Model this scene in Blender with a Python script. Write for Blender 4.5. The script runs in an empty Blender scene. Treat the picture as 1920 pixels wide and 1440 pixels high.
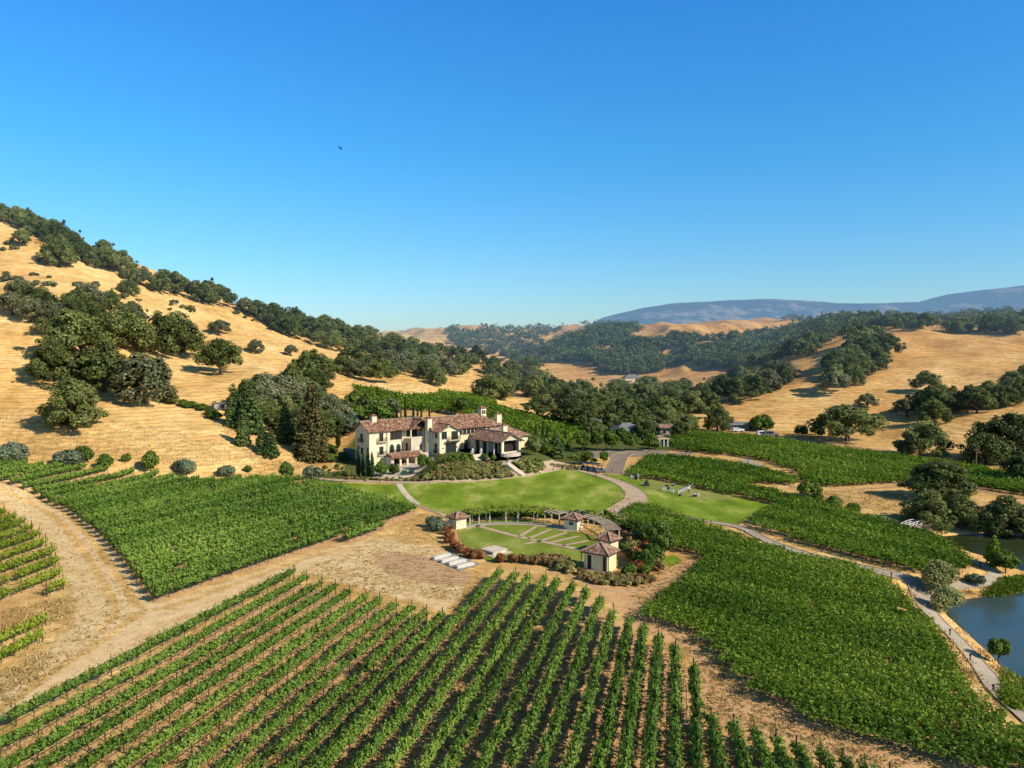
import bpy, math, random
import numpy as np
from mathutils import Vector, Matrix
from mathutils.geometry import delaunay_2d_cdt

random.seed(11)
RNG = np.random.default_rng(11)
sc = bpy.context.scene
COL = sc.collection
R = math.radians

# ------------------------------------------------------------------ camera
FOC = 1480.0                      # focal length in photograph pixels (1920 wide)
PITCH = math.atan(80 / FOC)
CAM = np.array([0.0, 0.0, 34.0])
cam = bpy.data.cameras.new('camera'); cam_ob = bpy.data.objects.new('camera', cam); COL.objects.link(cam_ob)
cam.sensor_width = 36; cam.lens = 36 * FOC / 1920
cam.clip_start = 0.5; cam.clip_end = 30000
cam_ob.location = CAM; cam_ob.rotation_euler = (math.pi / 2 - PITCH, 0, 0)
sc.camera = cam_ob

# ------------------------------------------------------------------ light
SUN_EL = R(33); SUN_AZ = math.atan2(0.86, -0.50)        # azimuth from +Y towards +X
sd = Vector((math.sin(SUN_AZ) * math.cos(SUN_EL), math.cos(SUN_AZ) * math.cos(SUN_EL), math.sin(SUN_EL)))
sl = bpy.data.lights.new('sun', 'SUN'); sl.energy = 5.0; sl.angle = R(0.53); sl.color = (1.0, 0.885, 0.70)
so = bpy.data.objects.new('sun', sl); COL.objects.link(so)
so.rotation_euler = sd.to_track_quat('Z', 'Y').to_euler(); so.location = (60, -60, 120)
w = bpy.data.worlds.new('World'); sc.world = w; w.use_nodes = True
nt = w.node_tree; nt.nodes.clear()
sky = nt.nodes.new('ShaderNodeTexSky'); sky.sky_type = 'NISHITA'; sky.sun_disc = False
sky.sun_elevation = SUN_EL; sky.sun_rotation = SUN_AZ; sky.air_density = 1.0; sky.dust_density = 0.3; sky.ozone_density = 2.5
sky.altitude = 100
hs = nt.nodes.new('ShaderNodeHueSaturation'); hs.inputs['Saturation'].default_value = 1.0
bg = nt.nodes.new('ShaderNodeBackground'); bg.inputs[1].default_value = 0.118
wo = nt.nodes.new('ShaderNodeOutputWorld')
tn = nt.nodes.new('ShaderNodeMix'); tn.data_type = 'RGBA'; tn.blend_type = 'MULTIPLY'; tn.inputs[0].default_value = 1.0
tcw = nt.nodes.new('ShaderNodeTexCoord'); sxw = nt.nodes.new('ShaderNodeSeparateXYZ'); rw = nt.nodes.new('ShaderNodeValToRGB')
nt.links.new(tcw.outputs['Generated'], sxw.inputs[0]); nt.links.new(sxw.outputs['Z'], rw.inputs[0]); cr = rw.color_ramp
for k, (p_, c_) in enumerate(((0.0, (0.70, 0.93, 1.22)), (0.07, (0.60, 0.98, 1.27)), (0.225, (0.36, 1.10, 1.50)), (0.39, (0.30, 1.13, 1.80)), (0.60, (0.31, 0.42, 0.47)))):  # last stop darkens the unseen upper sky to cut ambient light
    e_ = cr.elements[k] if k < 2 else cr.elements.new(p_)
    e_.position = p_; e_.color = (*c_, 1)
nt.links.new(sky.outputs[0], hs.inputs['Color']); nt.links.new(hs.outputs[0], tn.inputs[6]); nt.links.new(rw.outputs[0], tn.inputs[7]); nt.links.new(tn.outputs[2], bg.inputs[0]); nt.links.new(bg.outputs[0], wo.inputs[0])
sc.view_settings.view_transform = 'Standard'; sc.view_settings.look = 'None'; sc.view_settings.exposure = 0
sc.cycles.use_denoising = True
sc.cycles.max_bounces = 5; sc.cycles.diffuse_bounces = 2; sc.cycles.glossy_bounces = 2; sc.cycles.transmission_bounces = 3; sc.cycles.transparent_max_bounces = 4
sc.cycles.caustics_reflective = False; sc.cycles.caustics_refractive = False
sc.cycles.use_adaptive_sampling = True; sc.cycles.adaptive_threshold = 0.02

# ------------------------------------------------------------------ numeric helpers
def ray(u, v):
    u = np.asarray(u, float); v = np.asarray(v, float)
    return np.stack([(u - 960) / FOC, math.cos(PITCH) + (720 - v) / FOC * math.sin(PITCH),
                     -math.sin(PITCH) + (720 - v) / FOC * math.cos(PITCH)], -1)
def atY(u, v, Y):
    d = ray(u, v); return CAM + d * (Y / d[..., 1])[..., None] if np.ndim(d) > 1 else CAM + d * (Y / d[1])
def atZ(u, v, z):
    d = ray(u, v); return CAM + d * ((z - CAM[2]) / d[2])
def proj(P):
    d = np.asarray(P, float) - CAM
    y = d[..., 1] * math.cos(PITCH) - d[..., 2] * math.sin(PITCH); z = d[..., 1] * math.sin(PITCH) + d[..., 2] * math.cos(PITCH)
    return 960 + FOC * d[..., 0] / y, 720 - FOC * z / y

def _hash(ix, iy, s):
    h = (ix.astype(np.int64) * 374761393 + iy.astype(np.int64) * 668265263 + s * 1442695041) & 0xFFFFFFFF
    h = ((h ^ (h >> 13)) * 1274126177) & 0xFFFFFFFF
    return ((h ^ (h >> 16)) & 0xFFFF) / 65535.0
def vnoise(x, y, s=0):
    ix = np.floor(x); iy = np.floor(y); fx = x - ix; fy = y - iy
    fx = fx * fx * (3 - 2 * fx); fy = fy * fy * (3 - 2 * fy)
    a = _hash(ix, iy, s); b = _hash(ix + 1, iy, s); c = _hash(ix, iy + 1, s); d = _hash(ix + 1, iy + 1, s)
    return (a * (1 - fx) + b * fx) * (1 - fy) + (c * (1 - fx) + d * fx) * fy - 0.5
def fbm(x, y, s=0, o=4):
    r = 0; a = 1.0
    for k in range(o):
        r = r + a * vnoise(x, y, s + k * 17); x = x * 2.03 + 5.1; y = y * 2.03 + 1.7; a *= 0.5
    return r
def sstep(a, b, x):
    t = np.clip((x - a) / (b - a), 0, 1); return t * t * (3 - 2 * t)
def inpoly(x, y, P):
    P = np.asarray(P)[:, :2]; ins = np.zeros(x.shape, bool); j = len(P) - 1
    for i in range(len(P)):
        xi, yi = P[i]; xj, yj = P[j]
        if yi != yj:
            ins ^= ((yi > y) != (yj > y)) & (x < (xj - xi) * (y - yi) / (yj - yi) + xi)
        j = i
    return ins
def sdpoly(x, y, P):
    """signed distance, positive inside"""
    P = np.asarray(P)[:, :2]; d = np.full(x.shape, 1e9)
    for i in range(len(P)):
        a = P[i]; b = P[(i + 1) % len(P)]; ab = b - a; L = ab @ ab + 1e-9
        t = np.clip(((x - a[0]) * ab[0] + (y - a[1]) * ab[1]) / L, 0, 1)
        d = np.minimum(d, np.hypot(x - a[0] - t * ab[0], y - a[1] - t * ab[1]))
    return np.where(inpoly(x, y, P), d, -d)
def masked_sd(x, y, P, pad):
    P = np.asarray(P)[:, :2]; out = np.full(x.shape, -1e3)
    m = (x > P[:, 0].min() - pad) & (x < P[:, 0].max() + pad) & (y > P[:, 1].min() - pad) & (y < P[:, 1].max() + pad)
    if m.any(): out[m] = sdpoly(x[m], y[m], P)
    return out

# ------------------------------------------------------------------ the lie of the land: surveyed heights, smoothly interpolated
CP = []
def hp(*rows):
    for u, v, Y in rows: CP.append(tuple(atY(u, v, Y)))
for x in (-75, -50, -25, 0, 25, 50, 75):
    for y in (-60, 0, 40, 80, 115, 150): CP.append((x, y, 0.0))
for x in (-28, -10, 10, 30, 60, 90): CP.append((x, 185, 0.0))
for x in (5, 30, 60, 90, 130): CP.append((x, 210, 0.0))
for x in (30, 60, 90): CP.append((x, 240, 0.0))
for x in (-300, -150, 150, 300): CP.append((x, -60, 0.0))
CP += [(-110, 20, 0.5), (-90, 90, 0.6), (-85, 120, 1.5), (120, 60, -1), (160, 120, -1), (120, 170, -0.5), (190, 190, 0.5), (110, 215, 0), (170, 235, 0), (-38, 205, 0), (-25, 215, 1), (-60, 200, 0.6), (0, 222, 2.5), (15, 235, 1), (200, 60, 0), (300, 100, 2)]
# left hill
hp((290, 905, 183), (180, 880, 183), (60, 872, 182), (-60, 868, 182), (450, 893, 192), (560, 893, 197))
hp((0, 412, 420), (-150, 340, 440), (75, 440, 405), (150, 475, 400), (300, 538, 420), (450, 582, 440), (600, 628, 460), (700, 650, 480), (780, 662, 500))
hp((0, 500, 350), (0, 610, 285), (-100, 600, 290), (-100, 480, 360), (0, 700, 248), (0, 780, 218), (-120, 760, 222), (150, 805, 209), (150, 720, 250), (130, 560, 320), (60, 530, 335), (200, 640, 295), (230, 760, 230), (330, 800, 222), (0, 840, 196))
hp((300, 680, 300), (400, 690, 312), (340, 650, 345), (410, 632, 370), (480, 655, 360), (520, 700, 300), (450, 760, 250), (300, 735, 255), (430, 790, 226), (530, 840, 216), (615, 878, 206), (400, 850, 203))
hp((560, 735, 285), (520, 800, 248), (600, 700, 330), (640, 670, 400), (620, 730, 300), (680, 735, 300), (620, 810, 258), (640, 850, 235))
hp((740, 745, 300), (800, 768, 268), (860, 745, 330), (960, 770, 305), (1050, 795, 290), (700, 790, 250), (900, 790, 262), (720, 700, 370), (800, 715, 370), (1000, 815, 262))
hp((750, 690, 420), (850, 700, 410), (950, 735, 400), (1040, 735, 390), (1100, 770, 360), (1180, 790, 335), (900, 668, 510), (1000, 700, 500), (1080, 728, 480), (1250, 800, 320))
for x, y, z in ((-600, 500, 140), (-500, 700, 110), (-300, 700, 70), (-150, 700, 15), (-350, 250, 80), (-500, 200, 110), (-300, 120, 40), (-450, 0, 60), (-200, 40, 10), (-90, 650, 12), (-700, 1000, 100), (-300, 1000, 50)): CP.append((x, y, z))
# valley floor and far hills
hp((1280, 760, 420), (1200, 722, 600), (1120, 706, 700), (1050, 690, 760), (1330, 725, 560), (1400, 740, 430), (1300, 700, 640), (1380, 695, 620))
hp((1230, 638, 800), (1400, 622, 840), (1320, 625, 830), (1150, 625, 900), (1100, 640, 880), (1180, 670, 760), (1290, 665, 740), (1000, 645, 1000), (1480, 618, 880), (1450, 640, 690), (1040, 625, 1150))
hp((900, 604, 1400), (960, 609, 1380), (840, 619, 1350), (780, 640, 1300), (1050, 616, 1450), (1130, 608, 1500), (880, 650, 1100), (950, 660, 950))
# right hill
hp((1310, 815, 293), (1450, 822, 280), (1600, 842, 256), (1750, 858, 240), (1920, 876, 222), (2050, 885, 212), (1280, 800, 318), (1380, 792, 318))
hp((1750, 700, 380), (1750, 622, 520), (1900, 640, 500), (1900, 612, 560), (1680, 615, 520), (1600, 628, 490), (1560, 655, 455), (1500, 692, 420), (1430, 735, 375), (1640, 690, 400), (1600, 745, 345), (1480, 772, 330), (1680, 775, 320),
   (1400, 700, 520), (1550, 640, 560), (1650, 810, 290), (1750, 795, 290), (1820, 810, 262), (1920, 778, 285), (1860, 725, 350), (1920, 700, 350), (2050, 640, 500), (2050, 700, 360), (2100, 800, 260))
hp((1560, 602, 750), (1600, 608, 700), (1660, 606, 760), (1800, 602, 780), (1920, 605, 700), (2080, 590, 700), (1700, 610, 620), (1850, 612, 640), (1500, 622, 760))
for x, y, z in ((350, 1100, 60), (700, 1200, 70), (700, 600, 60), (600, 300, 30), (500, 0, 5), (0, 1900, 40), (-600, 1700, 60), (600, 1900, 40), (0, 3000, 0), (1500, 2500, 0), (-1500, 2500, 20), (2500, 500, 0), (-2500, 500, 60), (0, 6000, 0), (3000, 6000, 0), (-3000, 6000, 0)): CP.append((x, y, z))
CP = np.array(CP); _c = 13.0
def _phi(d2): return -np.sqrt(d2 + _c * _c)
_n = len(CP); A = np.zeros((_n + 3, _n + 3)); XY = CP[:, :2]
A[:_n, :_n] = _phi(((XY[:, None] - XY[None]) ** 2).sum(-1)) + np.eye(_n) * 2.5
A[:_n, _n] = 1; A[:_n, _n + 1:] = XY / 1000; A[_n, :_n] = 1; A[_n + 1:, :_n] = XY.T / 1000
_w = np.linalg.solve(A, np.concatenate([CP[:, 2], np.zeros(3)]))
def H0(x, y):
    r = _w[_n] + _w[_n + 1] * x / 1000 + _w[_n + 2] * y / 1000
    for i in range(_n):
        r = r + _w[i] * _phi((x - XY[i, 0]) ** 2 + (y - XY[i, 1]) ** 2)
    return r
WATER = -2.2
LAKE = [tuple(atZ(u, v, WATER)[:2]) for u, v in ((1770, 1008), (1830, 1004), (1920, 1003), (2060, 1000), (2140, 1060), (2140, 1300), (2030, 1330), (1950, 1290), (1905, 1262), (1870, 1225), (1830, 1190), (1790, 1155), (1782, 1143), (1800, 1130), (1860, 1122), (1905, 1120), (1960, 1105), (1960, 1075), (1915, 1068), (1880, 1058), (1850, 1040), (1800, 1030), (1770, 1018))]
TERRACE_Z = 3.0
TERRACE = [tuple(atZ(u, v, TERRACE_Z)[:2]) for u, v in ((836, 873), (870, 868), (940, 866), (975, 862), (1000, 850), (975, 830), (900, 828), (830, 845))]
def H(x, y):
    x = np.atleast_1d(np.asarray(x, float)); y = np.atleast_1d(np.asarray(y, float))
    z = H0(x, y)
    rough = np.clip(np.abs(z) / 18, 0, 1)
    z = z + rough * (fbm(x / 60, y / 60, 3) * 3.6 + fbm(x / 15, y / 15, 9, 3) * 0.9)
    z = z + (sstep(330, 600, y) * 0.8 + sstep(560, 800, y) * 0.9) * np.clip(np.abs(z) / 14, 0, 1) * (fbm(x / 120, y / 150, 23, 3) * 10 - np.abs(fbm(x / 62, y / 110, 31, 3)) * 12 + 0.5)
    near = sstep(0, 1, (260 - np.hypot(x - 5, y - 20)) / 60) * (1 - sstep(1.5, 4, z))
    z = z * (1 - 0.65 * near) + 0.12 * fbm(x / 9, y / 9, 5, 2) * (1 - rough)
    d = masked_sd(x, y, TERRACE, 14)
    z = np.maximum(z, TERRACE_Z * sstep(-9.0, 0.3, d)) * 1.0
    d = masked_sd(x, y, LAKE, 12)
    k = sstep(-9, 1.5, d)
    z = z * (1 - k) + (WATER - 0.35 + 0.0 * z) * k - sstep(0, 8, d) * 1.2
    return z
def H1(x, y): return float(H(np.array([x]), np.array([y]))[0])

_G = []
def _grid(x0, x1, y0, y1, st):
    xs = np.arange(x0, x1 + st, st); ys = np.arange(y0, y1 + st, st); X, Y = np.meshgrid(xs, ys)
    _G.append((x0, y0, st, H(X.ravel(), Y.ravel()).reshape(X.shape)))
_grid(-60, 160, 30, 260, 1.0); _grid(-420, 420, 0, 760, 2.5); _grid(-2600, 2600, 0, 3400, 12.0)
def Hg(x, y):
    out = np.full(x.shape, -1e9); todo = np.ones(x.shape, bool)
    for x0, y0, st, Z in _G:
        fx = (x - x0) / st; fy = (y - y0) / st; m = todo & (fx >= 0) & (fy >= 0) & (fx < Z.shape[1] - 1) & (fy < Z.shape[0] - 1)
        if not m.any(): continue
        i = fx[m].astype(int); j = fy[m].astype(int); a = fx[m] - i; b = fy[m] - j
        out[m] = (Z[j, i] * (1 - a) + Z[j, i + 1] * a) * (1 - b) + (Z[j + 1, i] * (1 - a) + Z[j + 1, i + 1] * a) * b; todo &= ~m
    return out
def unproj(pts, dz=0.0, tmax=3000):
    """where the sight line of each photo pixel meets the ground (raised by dz)"""
    pts = np.atleast_2d(np.asarray(pts, float)); d = ray(pts[:, 0], pts[:, 1])
    ts = np.geomspace(35, tmax, 500); n = len(pts); lo = np.full(n, 35.0); hi = np.full(n, float(tmax))
    for s0 in range(0, n, 400):
        dd = d[s0:s0 + 400]; q = CAM + dd[:, None, :] * ts[None, :, None]; below = q[..., 2] < Hg(q[..., 0], q[..., 1]) + dz
        k = below.argmax(1); any_ = below.any(1); k = np.maximum(k, 1)
        lo[s0:s0 + 400] = np.where(any_, ts[k - 1], tmax * .99); hi[s0:s0 + 400] = np.where(any_, ts[k], tmax)
    for _ in range(10):
        m = (lo + hi) / 2; q = CAM + d * m[:, None]
        below = q[:, 2] < Hg(q[:, 0], q[:, 1]) + dz
        hi = np.where(below, m, hi); lo = np.where(below, lo, m)
    q = CAM + d * hi[:, None]; q[:, 2] = H(q[:, 0], q[:, 1])
    return q

# ------------------------------------------------------------------ object helpers
def mesh_np(name, V, F, mats, fmat=None, leaf_tone=None, smooth=False, uv=None):
    """V (n,3), F (m,k) with a fixed number of corners k"""
    me = bpy.data.meshes.new(name); V = np.asarray(V, np.float32); F = np.asarray(F, np.int32)
    me.vertices.add(len(V)); me.vertices.foreach_set('co', V.ravel())
    m, k = F.shape; me.loops.add(m * k); me.loops.foreach_set('vertex_index', F.ravel())
    me.polygons.add(m); me.polygons.foreach_set('loop_start', np.arange(0, m * k, k, dtype=np.int32))
    try: me.polygons.foreach_set('loop_total', np.full(m, k, np.int32))
    except Exception: pass
    for mt in (mats if isinstance(mats, (list, tuple)) else [mats]): me.materials.append(mt)
    if fmat is not None: me.polygons.foreach_set('material_index', np.asarray(fmat, np.int32))
    if leaf_tone is not None:
        at = me.attributes.new('leaf_tone', 'FLOAT', 'FACE'); at.data.foreach_set('value', np.asarray(leaf_tone, np.float32))
    me.polygons.foreach_set('use_smooth', np.full(m, smooth, bool))
    me.update(calc_edges=True)
    return me
def link(name, me, parent=None, loc=None, rz=None, sc_=None):
    o = bpy.data.objects.new(name, me); COL.objects.link(o)
    if parent: o.parent = parent
    if loc is not None: o.location = loc
    if rz is not None: o.rotation_euler = (0, 0, rz)
    if sc_ is not None: o.scale = sc_ if hasattr(sc_, '__len__') else (sc_, sc_, sc_)
    return o
def tag(o, label=None, cat=None, group=None, kind=None):
    if label: o['label'] = label
    if cat: o['category'] = cat
    if group: o['group'] = group
    if kind: o['kind'] = kind
    return o
def thing(name, label, cat, loc=(0, 0, 0), rz=0, group=None, scale=None):
    return tag(link(name, None, None, loc, rz, scale), label, cat, group)

class MB:
    """collects simple solids and links them as one mesh object"""
    def __init__(s): s.v = []; s.f = []; s.fm = []; s.m = 0
    def add(s, vs, fs):
        b = len(s.v); s.v += [tuple(p) for p in vs]; s.f += [tuple(i + b for i in f) for f in fs]; s.fm += [s.m] * len(fs); return s
    def box(s, x0, x1, y0, y1, z0, z1):
        return s.add([(x0, y0, z0), (x1, y0, z0), (x1, y1, z0), (x0, y1, z0), (x0, y0, z1), (x1, y0, z1), (x1, y1, z1), (x0, y1, z1)],
                     [(0, 3, 2, 1), (4, 5, 6, 7), (0, 1, 5, 4), (1, 2, 6, 5), (2, 3, 7, 6), (3, 0, 4, 7)])
    def bar(s, a, b, w, h=None):
        a = Vector(a); b = Vector(b); h = h or w; d = (b - a).normalized()
        up = Vector((0, 0, 1)) if abs(d.z) < 0.95 else Vector((0, 1, 0))
        x = d.cross(up).normalized() * w / 2; z = x.normalized().cross(d).normalized() * h / 2
        vs = [a - x - z, a + x - z, a + x + z, a - x + z, b - x - z, b + x - z, b + x + z, b - x + z]
        return s.add(vs, [(0, 1, 2, 3), (7, 6, 5, 4), (0, 4, 5, 1), (1, 5, 6, 2), (2, 6, 7, 3), (3, 7, 4, 0)])
    def tube(s, a, b, r0, r1=None, n=8, cap=True):
        a = Vector(a); b = Vector(b); r1 = r0 if r1 is None else r1; d = (b - a).normalized()
        up = Vector((0, 0, 1)) if abs(d.z) < 0.95 else Vector((1, 0, 0))
        x = d.cross(up).normalized(); y = x.cross(d)
        vs = [p + (x * math.cos(2 * math.pi * k / n) + y * math.sin(2 * math.pi * k / n)) * r for p, r in ((a, r0), (b, r1)) for k in range(n)]
        fs = [(k, (k + 1) % n, n + (k + 1) % n, n + k) for k in range(n)]
        if cap: fs += [tuple(range(n))[::-1], tuple(range(n, 2 * n))]
        return s.add(vs, fs)
    def ball(s, c, r, seg=10, rings=6, sz=1.0):
        vs = []; fs = []
        for i in range(1, rings):
            a = math.pi * i / rings
            for k in range(seg): vs.append((c[0] + r * math.sin(a) * math.cos(2 * math.pi * k / seg), c[1] + r * math.sin(a) * math.sin(2 * math.pi * k / seg), c[2] + r * sz * math.cos(a)))
        t = len(vs); vs += [(c[0], c[1], c[2] + r * sz), (c[0], c[1], c[2] - r * sz)]
        for i in range(rings - 2):
            for k in range(seg): fs.append((i * seg + k, i * seg + (k + 1) % seg, (i + 1) * seg + (k + 1) % seg, (i + 1) * seg + k)[::-1])
        for k in range(seg):
            fs.append((t, k, (k + 1) % seg)); fs.append((t + 1, (rings - 2) * seg + (k + 1) % seg, (rings - 2) * seg + k))
        return s.add(vs, fs)
    def prism(s, poly, z0, z1):
        n = len(poly); vs = [(p[0], p[1], z0) for p in poly] + [(p[0], p[1], z1) for p in poly]
        a = sum(poly[i][0] * poly[(i + 1) % n][1] - poly[(i + 1) % n][0] * poly[i][1] for i in range(n))
        fs = [tuple(range(n))[::-1], tuple(range(n, 2 * n))] + [(k, (k + 1) % n, n + (k + 1) % n, n + k) for k in range(n)]
        if a < 0: fs = [f[::-1] for f in fs]
        return s.add(vs, fs)
    def mesh(s, name, mats, smooth=False):
        me = bpy.data.meshes.new(name); me.from_pydata([tuple(p) for p in s.v], [], s.f)
        for mt in (mats if isinstance(mats, (list, tuple)) else [mats]): me.materials.append(mt)
        me.polygons.foreach_set('material_index', s.fm)
        if smooth: me.polygons.foreach_set('use_smooth', [True] * len(s.f))
        me.update(); return me
    def build(s, name, mats, parent=None, loc=None, rz=None, smooth=False):
        return link(name, s.mesh(name, mats, smooth), parent, loc, rz)
# ------------------------------------------------------------------ materials
HAZE = (0.25, 0.46, 0.74)  # blue of the haze glow painted onto far surfaces
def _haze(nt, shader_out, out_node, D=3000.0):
    """aerial perspective painted into the material: a blue glow grows with the distance of the surface from the valley where the scene sits"""
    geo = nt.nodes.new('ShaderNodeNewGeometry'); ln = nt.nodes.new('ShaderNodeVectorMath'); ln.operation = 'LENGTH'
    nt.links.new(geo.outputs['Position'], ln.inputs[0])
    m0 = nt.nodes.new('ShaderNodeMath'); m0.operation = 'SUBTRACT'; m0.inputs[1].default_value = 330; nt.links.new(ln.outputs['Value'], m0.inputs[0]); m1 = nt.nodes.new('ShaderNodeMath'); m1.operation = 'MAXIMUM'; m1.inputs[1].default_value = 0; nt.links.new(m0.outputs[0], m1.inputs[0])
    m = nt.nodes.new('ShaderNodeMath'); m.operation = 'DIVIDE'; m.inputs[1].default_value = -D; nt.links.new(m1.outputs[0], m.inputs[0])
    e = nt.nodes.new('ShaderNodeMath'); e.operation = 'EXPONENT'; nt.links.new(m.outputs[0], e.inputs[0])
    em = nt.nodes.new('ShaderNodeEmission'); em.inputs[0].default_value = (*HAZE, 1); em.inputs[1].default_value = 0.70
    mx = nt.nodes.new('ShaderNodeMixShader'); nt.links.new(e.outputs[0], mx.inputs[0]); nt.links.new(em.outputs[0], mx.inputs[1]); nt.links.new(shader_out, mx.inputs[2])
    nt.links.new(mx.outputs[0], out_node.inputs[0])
class NG:
    def __init__(s, name):
        s.m = bpy.data.materials.new(name); s.m.use_nodes = True; s.nt = s.m.node_tree; s.nt.nodes.clear(); s.out = s.nt.nodes.new('ShaderNodeOutputMaterial')
    def n(s, t, **kw):
        x = s.nt.nodes.new(t)
        for k, v in kw.items():
            if k.startswith('i_'):
                x.inputs[int(k[2:]) if k[2:].isdigit() else k[2:].replace('_', ' ')].default_value = v
            else: setattr(x, k, v)
        return x
    def l(s, a, b): s.nt.links.new(a, b)
    def coord(s, scale=(1, 1, 1), obj=True):
        tc = s.n('ShaderNodeTexCoord'); mp = s.n('ShaderNodeMapping'); mp.inputs['Scale'].default_value = scale
        s.l(tc.outputs['Object'], mp.inputs[0]); return mp.outputs[0]
    def pos(s, scale=(1, 1, 1), rot=0):
        g = s.n('ShaderNodeNewGeometry'); mp = s.n('ShaderNodeMapping'); mp.inputs['Scale'].default_value = scale; mp.inputs['Rotation'].default_value = (0, 0, rot)
        s.l(g.outputs['Position'], mp.inputs[0]); return mp.outputs[0]
    def noise(s, vec, scale, detail=4, rough=0.55):
        x = s.n('ShaderNodeTexNoise'); x.inputs['Scale'].default_value = scale; x.inputs['Detail'].default_value = detail; x.inputs['Roughness'].default_value = rough
        s.l(vec, x.inputs['Vector']); return x.outputs[0]
    def ramp(s, fac, stops):
        r = s.n('ShaderNodeValToRGB'); cr = r.color_ramp
        while len(cr.elements) < len(stops): cr.elements.new(0.5)
        for e, (p, c) in zip(cr.elements, stops): e.position = p; e.color = (*c, 1) if len(c) == 3 else c
        s.l(fac, r.inputs[0]); return r.outputs[0]
    def mix(s, fac, a, b, mode='MIX'):
        x = s.n('ShaderNodeMix', data_type='RGBA', blend_type=mode)
        for val, i in ((fac, 0), (a, 6), (b, 7)):
            if isinstance(val, (int, float)): x.inputs[i].default_value = val
            elif isinstance(val, tuple): x.inputs[i].default_value = (*val, 1)
            else: s.l(val, x.inputs[i])
        return x.outputs[2]
    def mathn(s, op, a, b=None, clamp=False):
        x = s.n('ShaderNodeMath', operation=op, use_clamp=clamp)
        for val, i in ((a, 0), (b, 1)):
            if val is None: continue
            if isinstance(val, (int, float)): x.inputs[i].default_value = val
            else: s.l(val, x.inputs[i])
        return x.outputs[0]
    def bump(s, h, strength=0.3, dist=0.1):
        b = s.n('ShaderNodeBump'); b.inputs['Strength'].default_value = strength; b.inputs['Distance'].default_value = dist
        s.l(h, b.inputs['Height']); return b.outputs[0]
    def finish(s, col, rough=0.9, bump=None, spec=0.2, metal=0.0, haze=True, trans=None):
        p = s.n('ShaderNodeBsdfPrincipled'); p.inputs['Roughness'].default_value = rough; p.inputs['Specular IOR Level'].default_value = spec; p.inputs['Metallic'].default_value = metal
        if isinstance(col, tuple): p.inputs['Base Color'].default_value = (*col, 1)
        else: s.l(col, p.inputs['Base Color'])
        if bump is not None: s.l(bump, p.inputs['Normal'])
        sh = p.outputs[0]
        if trans:
            t = s.n('ShaderNodeBsdfTranslucent'); mx = s.n('ShaderNodeMixShader'); mx.inputs[0].default_value = trans
            if isinstance(col, tuple): t.inputs[0].default_value = (*col, 1)
            else: s.l(s.mix(0.5, col, (0.35, 0.45, 0.05), 'MULTIPLY') if False else col, t.inputs[0])
            s.l(sh, mx.inputs[1]); s.l(t.outputs[0], mx.inputs[2]); sh = mx.outputs[0]
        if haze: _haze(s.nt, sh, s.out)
        else: s.l(sh, s.out.inputs[0])
        return s.m
def plain(name, col, rough=0.7, var=0.12, scale=3.0, spec=0.3, metal=0.0, bump=0.0, haze=False):
    g = NG(name); nz = g.noise(g.coord(), scale, 5)
    d = tuple(max(0, c * (1 - var)) for c in col); b = tuple(min(1, c * (1 + var)) for c in col)
    c = g.ramp(nz, [(0.3, d), (0.7, b)])
    return g.finish(c, rough, g.bump(nz, bump, 0.05) if bump else None, spec, metal, haze)
def leafmat(name, cols, trans=0.25, oscale=0.6, big=0.03, haze=True):
    """cols: dark, mid, light.  per-leaf tone (random, in vines with painted inner shade) + patchy noise over the land"""
    g = NG(name); at = g.n('ShaderNodeAttribute', attribute_name='leaf_tone')
    oi = g.n('ShaderNodeObjectInfo')
    nz = g.noise(g.pos(), oscale, 2); nb = g.noise(g.pos(), big, 3)
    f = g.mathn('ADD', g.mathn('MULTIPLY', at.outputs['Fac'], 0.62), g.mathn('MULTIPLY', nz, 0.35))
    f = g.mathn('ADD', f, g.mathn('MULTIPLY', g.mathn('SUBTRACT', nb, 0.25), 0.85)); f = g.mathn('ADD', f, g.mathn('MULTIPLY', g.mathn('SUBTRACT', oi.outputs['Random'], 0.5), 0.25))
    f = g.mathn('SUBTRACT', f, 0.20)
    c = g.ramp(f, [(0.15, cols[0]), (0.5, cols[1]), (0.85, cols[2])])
    return g.finish(c, 0.55, None, 0.25, 0, haze, trans)

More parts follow.
